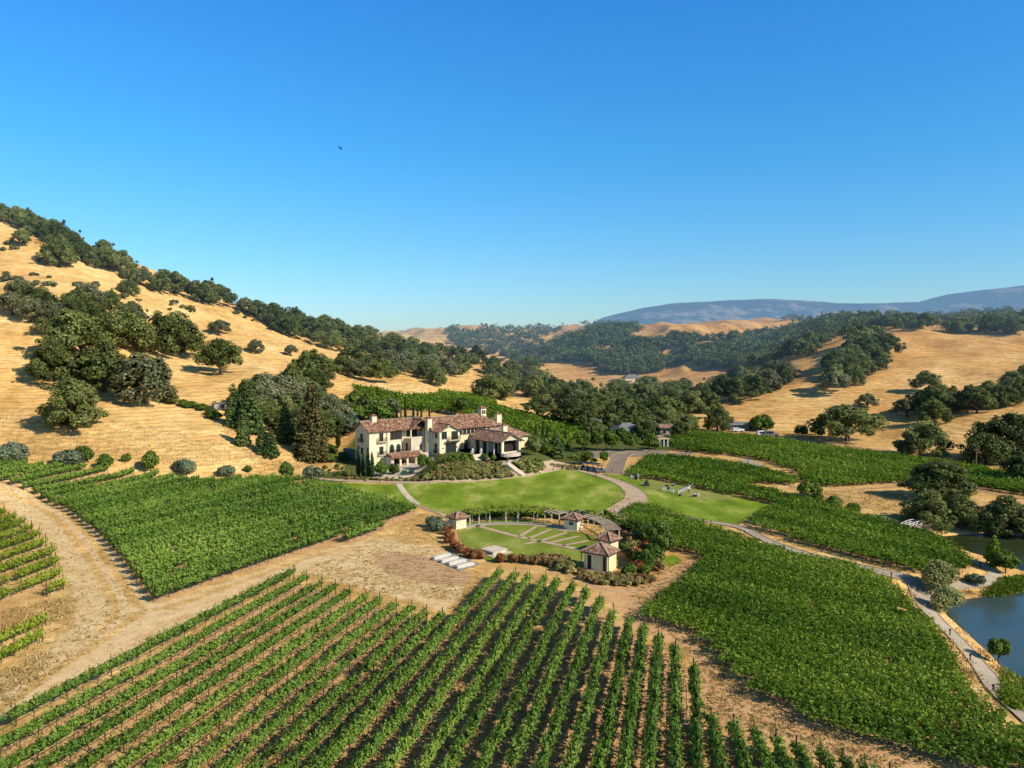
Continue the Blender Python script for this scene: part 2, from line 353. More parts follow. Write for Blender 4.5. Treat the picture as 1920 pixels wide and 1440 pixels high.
def ground_mat():
    g = NG('dry grass and soil'); zone = g.n('ShaderNodeAttribute', attribute_name='zone'); sp = g.n('ShaderNodeSeparateColor'); g.l(zone.outputs['Color'], sp.inputs[0])
    P = g.pos(); n1 = g.noise(P, 0.03, 6, 0.6); n2 = g.noise(P, 0.35, 5, 0.65); n3 = g.noise(P, 3.0, 4, 0.7); n4 = g.noise(P, 0.011, 3)
    g1 = g.ramp(n1, [(0.3, (0.60, 0.36, 0.13)), (0.5, (0.80, 0.52, 0.21)), (0.72, (0.93, 0.68, 0.33))])
    fine = g.ramp(n3, [(0.25, (0.72, 0.70, 0.66)), (0.62, (1.15, 1.15, 1.12))])
    n5 = g.noise(g.pos((1, 1, 2.5)), 0.11, 5, 0.7); mid = g.mix(1.0, g.ramp(n2, [(0.3, (0.80, 0.77, 0.72)), (0.62, (1.12, 1.12, 1.1))]), g.ramp(n5, [(0.34, (0.84, 0.80, 0.74)), (0.56, (1.10, 1.10, 1.10))]), 'MULTIPLY')
    grass = g.mix(1.0, g.mix(1.0, g1, fine, 'MULTIPLY'), mid, 'MULTIPLY')
    # far slopes: pinker, duller
    geo = g.n('ShaderNodeNewGeometry'); sx = g.n('ShaderNodeSeparateXYZ'); g.l(geo.outputs['Position'], sx.inputs[0])
    # contour-like cattle tracks
    wv = g.n('ShaderNodeTexWave', wave_type='BANDS', bands_direction='Z'); wv.inputs['Scale'].default_value = 0.42; wv.inputs['Distortion'].default_value = 5; wv.inputs['Detail'].default_value = 3; wv.inputs['Detail Scale'].default_value = 0.6
    g.l(geo.outputs['Position'], wv.inputs['Vector'])
    tr = g.ramp(wv.outputs['Fac'], [(0.12, (0.78, 0.74, 0.68)), (0.45, (1.06, 1.06, 1.06))])
    grass = g.mix(0.8, grass, tr, 'MULTIPLY')
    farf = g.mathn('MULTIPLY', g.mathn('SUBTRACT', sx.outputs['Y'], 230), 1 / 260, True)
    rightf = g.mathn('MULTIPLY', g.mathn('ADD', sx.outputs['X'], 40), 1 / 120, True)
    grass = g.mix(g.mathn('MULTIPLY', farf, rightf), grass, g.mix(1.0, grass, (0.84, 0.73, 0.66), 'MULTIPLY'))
    soil = g.ramp(n2, [(0.3, (0.62, 0.36, 0.16)), (0.7, (0.82, 0.52, 0.26))])
    soil = g.mix(1.0, soil, g.ramp(n3, [(0.3, (0.80, 0.78, 0.76)), (0.62, (1.14, 1.14, 1.14))]), 'MULTIPLY')
    green = g.ramp(n2, [(0.3, (0.06, 0.085, 0.02)), (0.7, (0.16, 0.18, 0.05))])
    dirt = g.ramp(n2, [(0.3, (0.74, 0.51, 0.26)), (0.7, (0.92, 0.69, 0.39))])
    dirt = g.mix(1.0, dirt, fine, 'MULTIPLY')
    def edge(f):
        e = g.mathn('ADD', f, g.mathn('MULTIPLY', g.mathn('SUBTRACT', n2, 0.5), 0.9))
        return g.mathn('MULTIPLY', g.mathn('SUBTRACT', e, 0.35), 3.3, True)
    fw = g.n('ShaderNodeTexWave', wave_type='BANDS', bands_direction='Y'); fw.inputs['Scale'].default_value = 0.42; fw.inputs['Distortion'].default_value = 3.0; fw.inputs['Detail'].default_value = 3
    g.l(g.pos((0.35, 1, 1), 0.5), fw.inputs['Vector'])
    till = g.mix(0.7, g.ramp(n2, [(0.3, (0.50, 0.28, 0.14)), (0.7, (0.70, 0.43, 0.23))]), g.ramp(fw.outputs['Fac'], [(0.2, (0.42, 0.23, 0.12)), (0.7, (0.80, 0.54, 0.31))]))
    n6 = g.noise(g.pos(), 1.1, 5, 0.75); speck = g.ramp(n6, [(0.36, (0.55, 0.50, 0.42)), (0.46, (1, 1, 1))])
    soil = g.mix(0.8, soil, speck, 'MULTIPLY'); dirt = g.mix(0.55, dirt, speck, 'MULTIPLY')
    c = g.mix(edge(sp.outputs[0]), grass, soil); c = g.mix(edge(sp.outputs[2]), c, dirt); c = g.mix(edge(sp.outputs[1]), c, green); c = g.mix(edge(zone.outputs['Alpha']), c, till)
    bh = g.mathn('ADD', g.mathn('MULTIPLY', n3, 0.6), n2)
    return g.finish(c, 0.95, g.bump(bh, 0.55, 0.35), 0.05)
def lawn_mat(name='mown lawn', cols=((0.14, 0.21, 0.012), (0.27, 0.36, 0.030), (0.56, 0.50, 0.16))):
    g = NG(name); P = g.pos((1, 0.45, 1)); n1 = g.noise(P, 0.16, 5, 0.62); n2 = g.noise(g.pos(), 1.6, 3); n3 = g.noise(g.pos(), 7, 2)
    c = g.ramp(n1, [(0.32, cols[0]), (0.54, cols[1]), (0.70, cols[2])])
    c = g.mix(1.0, c, g.ramp(n2, [(0.3, (0.82, 0.86, 0.8)), (0.7, (1.12, 1.1, 1.1))]), 'MULTIPLY')
    c = g.mix(1.0, c, g.ramp(n3, [(0.3, (0.8, 0.8, 0.8)), (0.7, (1.15, 1.15, 1.15))]), 'MULTIPLY')
    return g.finish(c, 0.9, g.bump(n3, 0.3, 0.06), 0.1)
def gravel_mat(name, a, b, sc_=2.5):
    g = NG(name); n1 = g.noise(g.pos(), sc_, 5, 0.7); n2 = g.noise(g.pos(), 0.25, 3)
    c = g.ramp(n1, [(0.3, a), (0.7, b)]); c = g.mix(1.0, c, g.ramp(n2, [(0.3, (0.82, 0.82, 0.82)), (0.7, (1.1, 1.1, 1.1))]), 'MULTIPLY')
    return g.finish(c, 0.93, g.bump(n1, 0.25, 0.03), 0.1)
def tile_roof_mat(name, base=((0.14, 0.068, 0.042), (0.28, 0.14, 0.088), (0.50, 0.33, 0.225))):
    g = NG(name); tc = g.n('ShaderNodeTexCoord'); vec = tc.outputs['UV']
    mp = g.n('ShaderNodeMapping'); mp.inputs['Scale'].default_value = (3.2, 2.2, 1); g.l(vec, mp.inputs[0])
    vo = g.n('ShaderNodeTexVoronoi'); vo.inputs['Scale'].default_value = 1.0; vo.inputs['Randomness'].default_value = 0.45; g.l(mp.outputs[0], vo.inputs[0])
    sp = g.n('ShaderNodeSeparateColor'); g.l(vo.outputs['Color'], sp.inputs[0])
    c = g.ramp(sp.outputs[0], [(0.1, base[0]), (0.55, base[1]), (0.93, base[2])])
    nz = g.noise(mp.outputs[0], 0.35, 3); c = g.mix(1.0, c, g.ramp(nz, [(0.3, (0.8, 0.78, 0.78)), (0.7, (1.15, 1.15, 1.1))]), 'MULTIPLY')
    wv = g.n('ShaderNodeTexWave', wave_type='BANDS', bands_direction='X'); wv.inputs['Scale'].default_value = 1.0; g.l(vec, wv.inputs['Vector'])
    return g.finish(c, 0.85, g.bump(wv.outputs['Fac'], 0.6, 0.08), 0.15)
def stucco_mat(name, a, b):
    g = NG(name); n1 = g.noise(g.coord(), 0.5, 4); n2 = g.noise(g.coord(), 6, 3)
    c = g.ramp(n1, [(0.3, a), (0.7, b)])
    # weather streaks run down the wall
    st = g.noise(g.coord((1.6, 1.6, 0.12)), 1.2, 4); c = g.mix(1.0, c, g.ramp(st, [(0.35, (0.86, 0.85, 0.82)), (0.6, (1.04, 1.04, 1.04))]), 'MULTIPLY')
    return g.finish(c, 0.92, g.bump(n2, 0.2, 0.02), 0.1)
def water_mat():
    g = NG('lake water'); n1 = g.noise(g.pos((1, 1, 1)), 1.6, 3); n2 = g.noise(g.pos(), 0.22, 2)
    b = g.bump(n1, 0.12, 0.03)
    c = g.ramp(n2, [(0.3, (0.050, 0.085, 0.080)), (0.7, (0.070, 0.105, 0.095))])
    return g.finish(c, 0.2, b, 0.3)
M = {}
M['ground'] = ground_mat()
M['lawn'] = lawn_mat()
M['lawn2'] = lawn_mat('garden lawn', ((0.15, 0.20, 0.022), (0.27, 0.33, 0.045), (0.50, 0.45, 0.15)))
M['green'] = lawn_mat('putting green', ((0.25, 0.28, 0.055), (0.31, 0.33, 0.075), (0.42, 0.38, 0.12)))
M['gravel'] = gravel_mat('decomposed granite path', (0.54, 0.38, 0.24), (0.68, 0.51, 0.35))
M['rut'] = gravel_mat('compacted dirt', (0.72, 0.50, 0.27), (0.92, 0.68, 0.40), 0.8)
M['concrete'] = gravel_mat('grey concrete path', (0.43, 0.35, 0.26), (0.56, 0.47, 0.36), 1.2)
M['asphalt'] = gravel_mat('worn asphalt', (0.27, 0.205, 0.15), (0.37, 0.295, 0.225), 1.5)
M['kerb'] = plain('pale kerb stone', (0.52, 0.43, 0.31), 0.85, 0.1, 2)
M['paving'] = gravel_mat('pale stone paving', (0.60, 0.50, 0.38), (0.76, 0.65, 0.51), 1.0)
M['tilled'] = gravel_mat('tilled reddish soil', (0.52, 0.30, 0.15), (0.70, 0.43, 0.23), 1.1)
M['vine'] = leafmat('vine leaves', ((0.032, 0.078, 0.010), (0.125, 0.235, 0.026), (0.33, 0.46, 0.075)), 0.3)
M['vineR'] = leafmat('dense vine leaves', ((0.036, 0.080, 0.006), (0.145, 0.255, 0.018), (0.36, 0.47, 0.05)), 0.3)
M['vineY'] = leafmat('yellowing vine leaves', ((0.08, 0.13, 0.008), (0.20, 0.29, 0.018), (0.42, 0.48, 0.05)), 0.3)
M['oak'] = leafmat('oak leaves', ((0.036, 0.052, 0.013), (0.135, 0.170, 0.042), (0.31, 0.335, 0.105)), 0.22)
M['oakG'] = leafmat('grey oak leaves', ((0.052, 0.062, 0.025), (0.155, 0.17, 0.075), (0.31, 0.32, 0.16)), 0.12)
M['olive'] = leafmat('olive leaves', ((0.055, 0.08, 0.04), (0.16, 0.205, 0.11), (0.30, 0.35, 0.22)), 0.15)
M['fresh'] = leafmat('fresh green leaves', ((0.035, 0.07, 0.008), (0.11, 0.18, 0.020), (0.24, 0.33, 0.045)), 0.25)
M['conifer'] = leafmat('conifer needles', ((0.028, 0.052, 0.014), (0.095, 0.15, 0.038), (0.21, 0.28, 0.075)), 0.05)
M['coniferB'] = leafmat('browning conifer needles', ((0.04, 0.040, 0.012), (0.13, 0.12, 0.035), (0.25, 0.205, 0.075)), 0.05)
M['cypress'] = leafmat('cypress foliage', ((0.012, 0.026, 0.006), (0.04, 0.072, 0.014), (0.10, 0.15, 0.032)), 0.05)
M['shrub'] = leafmat('shrub leaves', ((0.10, 0.11, 0.028), (0.29, 0.29, 0.08), (0.52, 0.46, 0.17)), 0.2)
M['shrubR'] = leafmat('red leaved shrub', ((0.10, 0.035, 0.014), (0.30, 0.10, 0.04), (0.44, 0.24, 0.08)), 0.25)
M['shrubB'] = leafmat('bronze shrub leaves', ((0.12, 0.075, 0.028), (0.30, 0.20, 0.07), (0.46, 0.35, 0.14)), 0.2)
M['straw'] = leafmat('straw grass blades', ((0.30, 0.20, 0.07), (0.52, 0.38, 0.16), (0.68, 0.53, 0.26)), 0.2)
M['willow'] = leafmat('willow leaves', ((0.10, 0.12, 0.030), (0.27, 0.29, 0.09), (0.44, 0.44, 0.17)), 0.3)
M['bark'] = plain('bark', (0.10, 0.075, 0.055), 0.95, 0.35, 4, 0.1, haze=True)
M['vinewood'] = plain('vine trunk bark', (0.085, 0.05, 0.03), 0.95, 0.3, 6, 0.1)
M['stake'] = plain('rusty steel stake', (0.075, 0.045, 0.035), 0.8, 0.3, 5, 0.3)
M['hose'] = plain('black drip hose', (0.03, 0.03, 0.03), 0.6, 0.1)
M['stucco'] = stucco_mat('cream stucco', (0.80, 0.67, 0.43), (0.90, 0.78, 0.54))
M['stuccoY'] = stucco_mat('yellow stucco', (0.84, 0.70, 0.38), (0.94, 0.80, 0.47))
M['stone'] = stucco_mat('pale stone', (0.60, 0.51, 0.38), (0.74, 0.65, 0.50))
M['roof'] = tile_roof_mat('mixed clay barrel tiles')
M['roof_l'] = tile_roof_mat('pinkish clay barrel tiles', ((0.20, 0.105, 0.070), (0.37, 0.20, 0.135), (0.58, 0.40, 0.29)))
M['roof_g'] = plain('grey shingles', (0.20, 0.205, 0.21), 0.85, 0.2, 3)
M['ridge'] = plain('ridge tile', (0.38, 0.27, 0.20), 0.85, 0.2, 3)
M['wood'] = plain('dark brown timber', (0.06, 0.035, 0.022), 0.8, 0.25, 4)
M['beam'] = plain('weathered timber', (0.34, 0.28, 0.21), 0.85, 0.2, 4)
M['glass'] = plain('dark window glass', (0.02, 0.035, 0.038), 0.08, 0.3, 1.5, 0.6)
M['dark'] = plain('painted interior shade', (0.035, 0.028, 0.022), 0.9, 0.2)  # dark colour painted in for the shade inside openings
M['frame'] = plain('window frame paint', (0.13, 0.12, 0.09), 0.6, 0.1)
M['iron'] = plain('black iron', (0.018, 0.017, 0.016), 0.5, 0.2, 6, 0.4, 0.6)
M['white'] = plain('white paint', (0.78, 0.77, 0.74), 0.6, 0.05, 2)
M['concW'] = plain('pale concrete', (0.60, 0.57, 0.52), 0.85, 0.12, 1.5, 0.15, bump=0.1)
M['concG'] = plain('grey concrete pad', (0.33, 0.33, 0.31), 0.9, 0.12, 1.5, 0.15)
M['pool'] = plain('pool water', (0.015, 0.15, 0.13), 0.05, 0.15, 0.6, 0.5)
M['terracotta'] = plain('terracotta', (0.38, 0.13, 0.06), 0.85, 0.15)
M['water'] = water_mat(); M['channel'] = plain('channel water with painted reflection', (0.035, 0.045, 0.018), 0.25, 0.3, 0.15, 0.15)
M['skin'] = plain('skin', (0.45, 0.27, 0.18), 0.6, 0.05)
M['hair'] = plain('dark hair', (0.02, 0.014, 0.01), 0.7, 0.2)
M['cloth_w'] = plain('white shirt', (0.72, 0.71, 0.69), 0.85, 0.05)
M['cloth_d'] = plain('dark trousers', (0.03, 0.032, 0.04), 0.9, 0.15)
M['cloth_r'] = plain('red cloth', (0.55, 0.035, 0.02), 0.8, 0.1)
M['navy'] = plain('navy canvas', (0.03, 0.05, 0.12), 0.7, 0.15)
M['rubber'] = plain('black rubber', (0.02, 0.02, 0.02), 0.8, 0.1)
M['chrome'] = plain('grey steel', (0.35, 0.36, 0.37), 0.35, 0.1, 3, 0.5, 0.8)
M['feather'] = plain('dark feathers', (0.02, 0.017, 0.015), 0.8, 0.2)
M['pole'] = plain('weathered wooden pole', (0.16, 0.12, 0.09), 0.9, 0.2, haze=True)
# ------------------------------------------------------------------ fields, paths: outlines on the ground (read off the photograph, laid on the land)
def gp(pts, dz=0.0): return unproj(pts, dz)
def outline(*segs):
    """segs: (dz, [(u,v)...]) joined into one ground outline"""
    return np.concatenate([gp(p, dz) for dz, p in segs])
FIELD_FG = outline((1.5, [(-140, 1425), (0, 1353), (150, 1275), (300, 1197), (430, 1130), (550, 1070), (578, 1082), (610, 1092), (635, 1098), (675, 1112), (715, 1120), (755, 1130), (795, 1140), (838, 1150)]),
                   (1.5, [(890, 1140), (932, 1068), (968, 1072), (1000, 1076), (1024, 1080), (1047, 1083), (1085, 1088), (1108, 1102), (1128, 1122), (1155, 1142), (1182, 1158), (1208, 1178), (1236, 1190), (1268, 1208), (1302, 1235), (1335, 1340), (1375, 1350), (1415, 1368), (1455, 1382), (1495, 1392), (1540, 1405), (1580, 1415), (1625, 1430), (1700, 1452)]),
                   (0, [(1760, 1560), (900, 1640), (0, 1640), (-260, 1640)]))
FIELD_L = outline((0, [(290, 1133), (440, 1078), (560, 1041), (640, 1016), (668, 1024), (700, 1002), (735, 985)]), (1.5, [(788, 950), (750, 938), (700, 925), (650, 912), (600, 902), (560, 893), (500, 890), (440, 892), (390, 896), (340, 890), (290, 880), (220, 876), (100, 868), (0, 862), (-100, 858)]),
                  (0, [(-100, 885), (0, 906), (60, 925), (125, 960), (170, 992), (215, 1037), (250, 1082)]))
PATCH_A = outline((0, [(-120, 955), (12, 967), (45, 986), (80, 1015), (100, 1047), (120, 1110), (60, 1127), (0, 1148), (-120, 1190)]))
PATCH_B = outline((0, [(-140, 1235), (0, 1195), (100, 1168), (75, 1213), (24, 1263), (-80, 1300)]))
FIELD_R = outline((0, [(1200, 1160), (1300, 1188), (1335, 1222), (1370, 1262), (1410, 1298), (1500, 1345), (1650, 1402), (1800, 1440), (2050, 1500)]), (1.5, [(2000, 1410), (1920, 1362), (1865, 1322), (1815, 1280), (1780, 1215), (1752, 1168), (1710, 1128), (1672, 1088)]),
                  (0.8, [(1600, 1064), (1500, 1043), (1440, 1028), (1400, 1012), (1340, 992), (1280, 972)]), (1.5, [(1232, 948), (1195, 938), (1165, 955)]), (0, [(1190, 1010), (1262, 1030), (1328, 1052), (1290, 1092), (1240, 1130)]))
FIELD_M = outline((0, [(1405, 985), (1520, 1026), (1724, 1078), (1790, 1085)]), (1.0, [(1822, 1055), (1790, 1025), (1740, 1003), (1700, 990), (1640, 972), (1580, 955), (1530, 940), (1480, 925)]), (0, [(1470, 950), (1430, 965)]))
FIELD_U1 = outline((0, [(1176, 893), (1240, 903), (1320, 919), (1400, 934), (1450, 948), (1500, 958)]), (1.2, [(1500, 935), (1450, 917), (1390, 903)]), (0, [(1430, 907), (1490, 912)]), (1.2, [(1492, 893), (1440, 879), (1360, 864), (1290, 855), (1215, 852), (1200, 868), (1180, 878)]))
FIELD_U2 = outline((0, [(1268, 846), (1340, 853), (1390, 857), (1445, 868), (1498, 889), (1500, 905), (1560, 915), (1640, 910), (1720, 905), (1800, 910), (1920, 930), (2060, 950)]), (1.5, [(2060, 915), (1920, 888), (1850, 874), (1780, 862), (1700, 853), (1560, 835), (1420, 814), (1300, 806), (1262, 812)]))
FIELD_H = outline((0, [(660, 722), (760, 745), (830, 742), (870, 748), (960, 772), (1040, 790), (1110, 812), (1060, 835), (990, 815), (900, 785), (800, 775), (700, 770)]))
FIELD_H2 = outline((0, [(820, 735), (880, 742), (935, 758), (880, 757), (840, 750)]))

ROAD_DIRT = outline((0, [(-140, 880), (0, 908), (60, 928), (125, 962), (168, 995), (213, 1040), (248, 1085), (288, 1135), (560, 1046), (700, 1005), (840, 1030), (880, 1100), (840, 1150), (700, 1110), (560, 1075), (300, 1205), (0, 1355), (-200, 1450), (-200, 1290), (30, 1265), (130, 1170), (125, 1110), (104, 1045), (82, 1012), (40, 975), (0, 940), (-140, 920)]))
GAP_R = outline((0, [(1190, 1160), (1290, 1190), (1360, 1265), (1420, 1310), (1650, 1405), (1900, 1490), (1700, 1500), (1330, 1350), (1290, 1220), (1200, 1180), (1120, 1110), (1090, 1085), (1190, 1095), (1240, 1070), (1300, 1045), (1325, 1055), (1280, 1095), (1205, 1150)]))
GREEN_VILLA = outline((0, [(560, 895), (600, 905), (700, 905), (900, 905), (1060, 880), (1140, 850), (1240, 850), (1310, 835), (1300, 800), (1200, 790), (1100, 790), (1000, 800), (900, 795), (700, 790), (620, 850), (640, 880)]))
GREEN_LAKE = outline((0, [(1600, 975), (1700, 985), (1780, 1000), (1920, 1005), (2080, 1000), (2080, 960), (1920, 955), (1800, 955), (1700, 950)]))

TILLED = outline((0, [(700, 1048), (740, 1033), (790, 1040), (830, 1052), (885, 1078), (880, 1095), (840, 1100), (780, 1092), (720, 1075)]))
def smooth_line(P, step=1.5):
    P = np.asarray(P)[:, :2]; out = []
    for i in range(len(P) - 1):
        p0 = P[max(i - 1, 0)]; p1 = P[i]; p2 = P[i + 1]; p3 = P[min(i + 2, len(P) - 1)]
        k = max(2, int(np.hypot(*(p2 - p1)) / step))
        for j in range(k):
            t = j / k; out.append(0.5 * ((2 * p1) + (-p0 + p2) * t + (2 * p0 - 5 * p1 + 4 * p2 - p3) * t * t + (-p0 + 3 * p1 - 3 * p2 + p3) * t ** 3))
    out.append(P[-1]); return np.array(out)
# wheel ruts in the dirt
RUT_A = [(-60, 905), (30, 928), (95, 965), (140, 1010), (175, 1060), (205, 1110), (215, 1150), (150, 1215), (60, 1275), (-60, 1340)]
RUT_B = [(-60, 893), (50, 920), (115, 955), (163, 1000), (200, 1050), (235, 1100), (262, 1140), (330, 1135), (450, 1092), (560, 1052), (650, 1028), (700, 1022)]
RUT_C = [(262, 1150), (200, 1195), (110, 1255), (20, 1315), (-60, 1365)]
# ------------------------------------------------------------------ the ground: one fan-shaped sheet, fine near the valley, reaching the horizon
def build_ground():
    ox, oy = 0.0, -45.0
    na = 760; ang = np.radians(np.linspace(-66, 66, na))
    r = [22.0]
    while r[-1] < 16000:
        q = r[-1]; r.append(q * (1.0068 if q < 700 else 1.02 if q < 2500 else 1.09))
    r = np.array(r); nr = len(r)
    A_, R_ = np.meshgrid(ang, r); X = ox + np.sin(A_) * R_; Y = oy + np.cos(A_) * R_
    x = X.ravel(); y = Y.ravel(); z = H(x, y)
    fade = sstep(2600, 4500, np.hypot(x, y)); z = z * (1 - fade) - 20 * fade
    V = np.stack([x, y, z], 1)
    i = np.arange(nr - 1)[:, None] * na + np.arange(na - 1)[None]
    F = np.stack([i, i + 1, i + na + 1, i + na], -1).reshape(-1, 4)[:, ::-1]
    me = mesh_np('ground', V, F, M['ground'], smooth=True)
    zone = np.zeros((len(x), 4), np.float32)
    def soft(P, wd, pad=6): return sstep(-wd, wd, masked_sd(x, y, P, pad))
    for P in (FIELD_FG, FIELD_R, FIELD_L, FIELD_M, FIELD_U1, FIELD_U2, GAP_R, FIELD_H, FIELD_H2): zone[:, 0] = np.maximum(zone[:, 0], soft(P, 1.2))
    for P in (PATCH_A,): zone[:, 0] = np.maximum(zone[:, 0], 0.5 * soft(P, 1.0))
    zone[:, 2] = np.maximum(zone[:, 2], 0.62 * soft(ROAD_DIRT, 1.0))
    zone[:, 1] = np.maximum(zone[:, 1], 0.75 * soft(GREEN_VILLA, 3.0)); zone[:, 1] = np.maximum(zone[:, 1], 0.5 * soft(GREEN_LAKE, 3.0))
    nearm = (np.abs(x + 60) < 90) & (y > 20) & (y < 230); xi, yi = x[nearm], y[nearm]; z2 = zone[nearm, 2]
    for rp in (RUT_A, RUT_B, RUT_C):
        L = smooth_line(gp(rp), .8); d = np.full(xi.shape, 1e9)
        for q in L: d = np.minimum(d, np.hypot(xi - q[0], yi - q[1]))
        z2 = z2 * (1 - 0.95 * np.exp(-(d / 0.55) ** 2)); z2 = np.maximum(z2, 1.0 * np.exp(-((d - 1.25) / 0.45) ** 2))
    zone[nearm, 2] = z2
    zone[:, 3] = 0.9 * soft(TILLED, 2.0)
    at = me.color_attributes.new('zone', 'FLOAT_COLOR', 'POINT'); at.data.foreach_set('color', zone.ravel())
    return tag(link('ground', me), 'rolling dry golden grassland and tan soil of the valley', 'ground', kind='structure')
ground = build_ground()

def clean_poly(P):
    out = []
    for p in np.asarray(P)[:, :2]:
        if not out or np.hypot(*(p - out[-1])) > 0.05: out.append(p)
    return out
def drape(name, P, off, mat, step=1.5, label=None, cat=None, kind='structure', parent=None, zfun=None):
    """a thin sheet laid over the ground inside outline P"""
    P = clean_poly(P); n = len(P); dens = []
    for i in range(n):
        a = P[i]; b = P[(i + 1) % n]; k = max(1, int(np.hypot(*(b - a)) / step))
        for j in range(k): dens.append(a + (b - a) * j / k)
    dens = np.array(dens); xs = np.arange(dens[:, 0].min(), dens[:, 0].max(), step); ys = np.arange(dens[:, 1].min(), dens[:, 1].max(), step)
    gx, gy = np.meshgrid(xs, ys); gx = gx.ravel(); gy = gy.ravel()
    keep = sdpoly(gx, gy, dens) > step * 0.4; pts = [Vector(p) for p in dens] + [Vector((a, b)) for a, b in zip(gx[keep], gy[keep])]
    m = len(dens); res = delaunay_2d_cdt(pts, [(i, (i + 1) % m) for i in range(m)], [], 1, 1e-4)
    v2 = np.array([tuple(p) for p in res[0]]); z = (H(v2[:, 0], v2[:, 1]) if zfun is None else zfun(v2[:, 0], v2[:, 1])) + off
    F = np.array([f for f in res[2] if len(f) == 3]); 
    a, b, c = v2[F[:, 0]], v2[F[:, 1]], v2[F[:, 2]]
    cr = (b[:, 0] - a[:, 0]) * (c[:, 1] - a[:, 1]) - (b[:, 1] - a[:, 1]) * (c[:, 0] - a[:, 0])
    F[cr < 0] = F[cr < 0][:, ::-1]
    o = link(name, mesh_np(name, np.column_stack([v2, z]), F, mat, smooth=True), parent)
    if kind: tag(o, label, cat, kind=kind)
    return o
def ribbon_outline(L, w):
    d = np.gradient(L, axis=0); d /= np.linalg.norm(d, axis=1)[:, None] + 1e-9; nrm = np.stack([-d[:, 1], d[:, 0]], 1)
    ww = np.asarray(w)[:, None] if np.ndim(w) else w
    return nrm, L + nrm * ww / 2, L - nrm * ww / 2
PATHS = []
def path(name, pts, width, mat, off=0.06, label=None, cat='path', edge=None, dz=0.0):
    L = smooth_line(gp(pts, dz)); n = len(L); PATHS.append(L)
    w_ = np.interp(np.linspace(0, 1, n), np.linspace(0, 1, len(width)), width) if hasattr(width, '__len__') else np.full(n, float(width))
    nrm, a, b = ribbon_outline(L, w_); K = 5
    V = []
    for k in range(K):
        q = a + (b - a) * k / (K - 1); V.append(np.column_stack([q, H(q[:, 0], q[:, 1]) + off]))
    V = np.array(V); idx = np.arange(K * n).reshape(K, n)
    F = np.stack([idx[:-1, :-1], idx[:-1, 1:], idx[1:, 1:], idx[1:, :-1]], -1).reshape(-1, 4)[:, ::-1]
    v = V.reshape(-1, 3)
    o = tag(link(name, mesh_np(name, v, F, mat, smooth=True)), label, cat, kind='structure')
    me = o.data
    if me.polygons[0].normal.z < 0: me.flip_normals()
    if edge:
        for q in (a, b):
            s = MB(); z = H(q[:, 0], q[:, 1])
            for i in range(n - 1): s.bar((q[i, 0], q[i, 1], z[i] + off + 0.02), (q[i + 1, 0], q[i + 1, 1], z[i + 1] + off + 0.02), 0.10, 0.10)
            s.build('edging', M['kerb'], o)
    return o
LAWN_MAIN = outline((0, [(752, 906), (850, 904), (930, 898), (1000, 886), (1050, 880), (1085, 884), (1130, 897), (1165, 912), (1181, 926), (1180, 940), (1150, 956), (1135, 963), (1090, 975), (1040, 972), (1000, 968), (880, 970), (840, 965), (815, 958), (785, 945), (765, 925)]))
LAWN_WEST = outline((0, [(585, 902), (640, 905), (700, 908), (742, 908), (758, 925), (772, 940), (784, 955), (740, 950), (660, 925), (600, 912)]))
LAWN_EAST = outline((0, [(1130, 888), (1180, 893), (1240, 903), (1320, 919), (1400, 934), (1455, 950), (1440, 958), (1405, 968), (1385, 984), (1340, 980), (1290, 968), (1250, 955), (1215, 945), (1203, 935), (1200, 925), (1190, 912), (1165, 902), (1140, 895)]))
GREEN = outline((0, [(1196, 904), (1225, 900), (1300, 913), (1370, 925), (1382, 932), (1360, 938), (1320, 938), (1280, 930), (1240, 922), (1210, 914)]))
GARDEN = outline((0, [(855, 985), (870, 980), (905, 978), (950, 975), (1000, 975), (1040, 985), (1075, 995), (1110, 1005), (1130, 1018), (1110, 1035), (1100, 1062), (1060, 1060), (1000, 1052), (930, 1055), (895, 1045), (875, 1030), (862, 1010)]))
drape('lawn', LAWN_MAIN, 0.05, M['lawn'], 1.5, 'wide oval lawn in front of the villa', 'lawn')
drape('lawn', LAWN_WEST, 0.05, M['lawn'], 1.5, 'narrow strip of lawn above the left vineyard', 'lawn')
drape('lawn', LAWN_EAST, 0.05, M['lawn'], 1.5, 'long lawn tongue right of the curved path', 'lawn')
drape('putting_green', GREEN, 0.09, M['green'], 1.5, 'pale close-mown green with rows of white chairs', 'lawn')
drape('lawn', GARDEN, 0.05, M['lawn2'], 1.2, 'sunken round garden lawn between the four pavilions', 'lawn')
path('path', [(570, 893), (620, 900), (720, 904), (830, 904), (920, 898), (985, 888), (1030, 878), (1055, 870)], [2.2, 2.2, 2.4, 2.4, 2.6, 3.2, 4.5, 6.0], M['gravel'], 0.08, 'pinkish gravel path skirting the villa shrub bank', edge=True)
path('path', [(1050, 874), (1085, 882), (1130, 894), (1165, 907), (1188, 922), (1192, 938), (1170, 952), (1140, 968)], [4.0, 2.4, 2.4, 3.0, 4.0, 5.0, 5.0, 4.5], M['gravel'], 0.08, 'pinkish gravel path curving between the two lawns', edge=True)
path('road', [(1060, 868), (1045, 872), (1020, 876)], [5, 5, 4], M['gravel'], 0.07, 'gravel forecourt beside the villa', 'road')
path('road', [(1150, 888), (1158, 868), (1165, 855), (1185, 850), (1250, 852), (1300, 850)], [4.5, 4.5, 4.5, 5, 4, 4], M['asphalt'], 0.08, 'narrow asphalt drive climbing to the car park', 'road', edge=True)
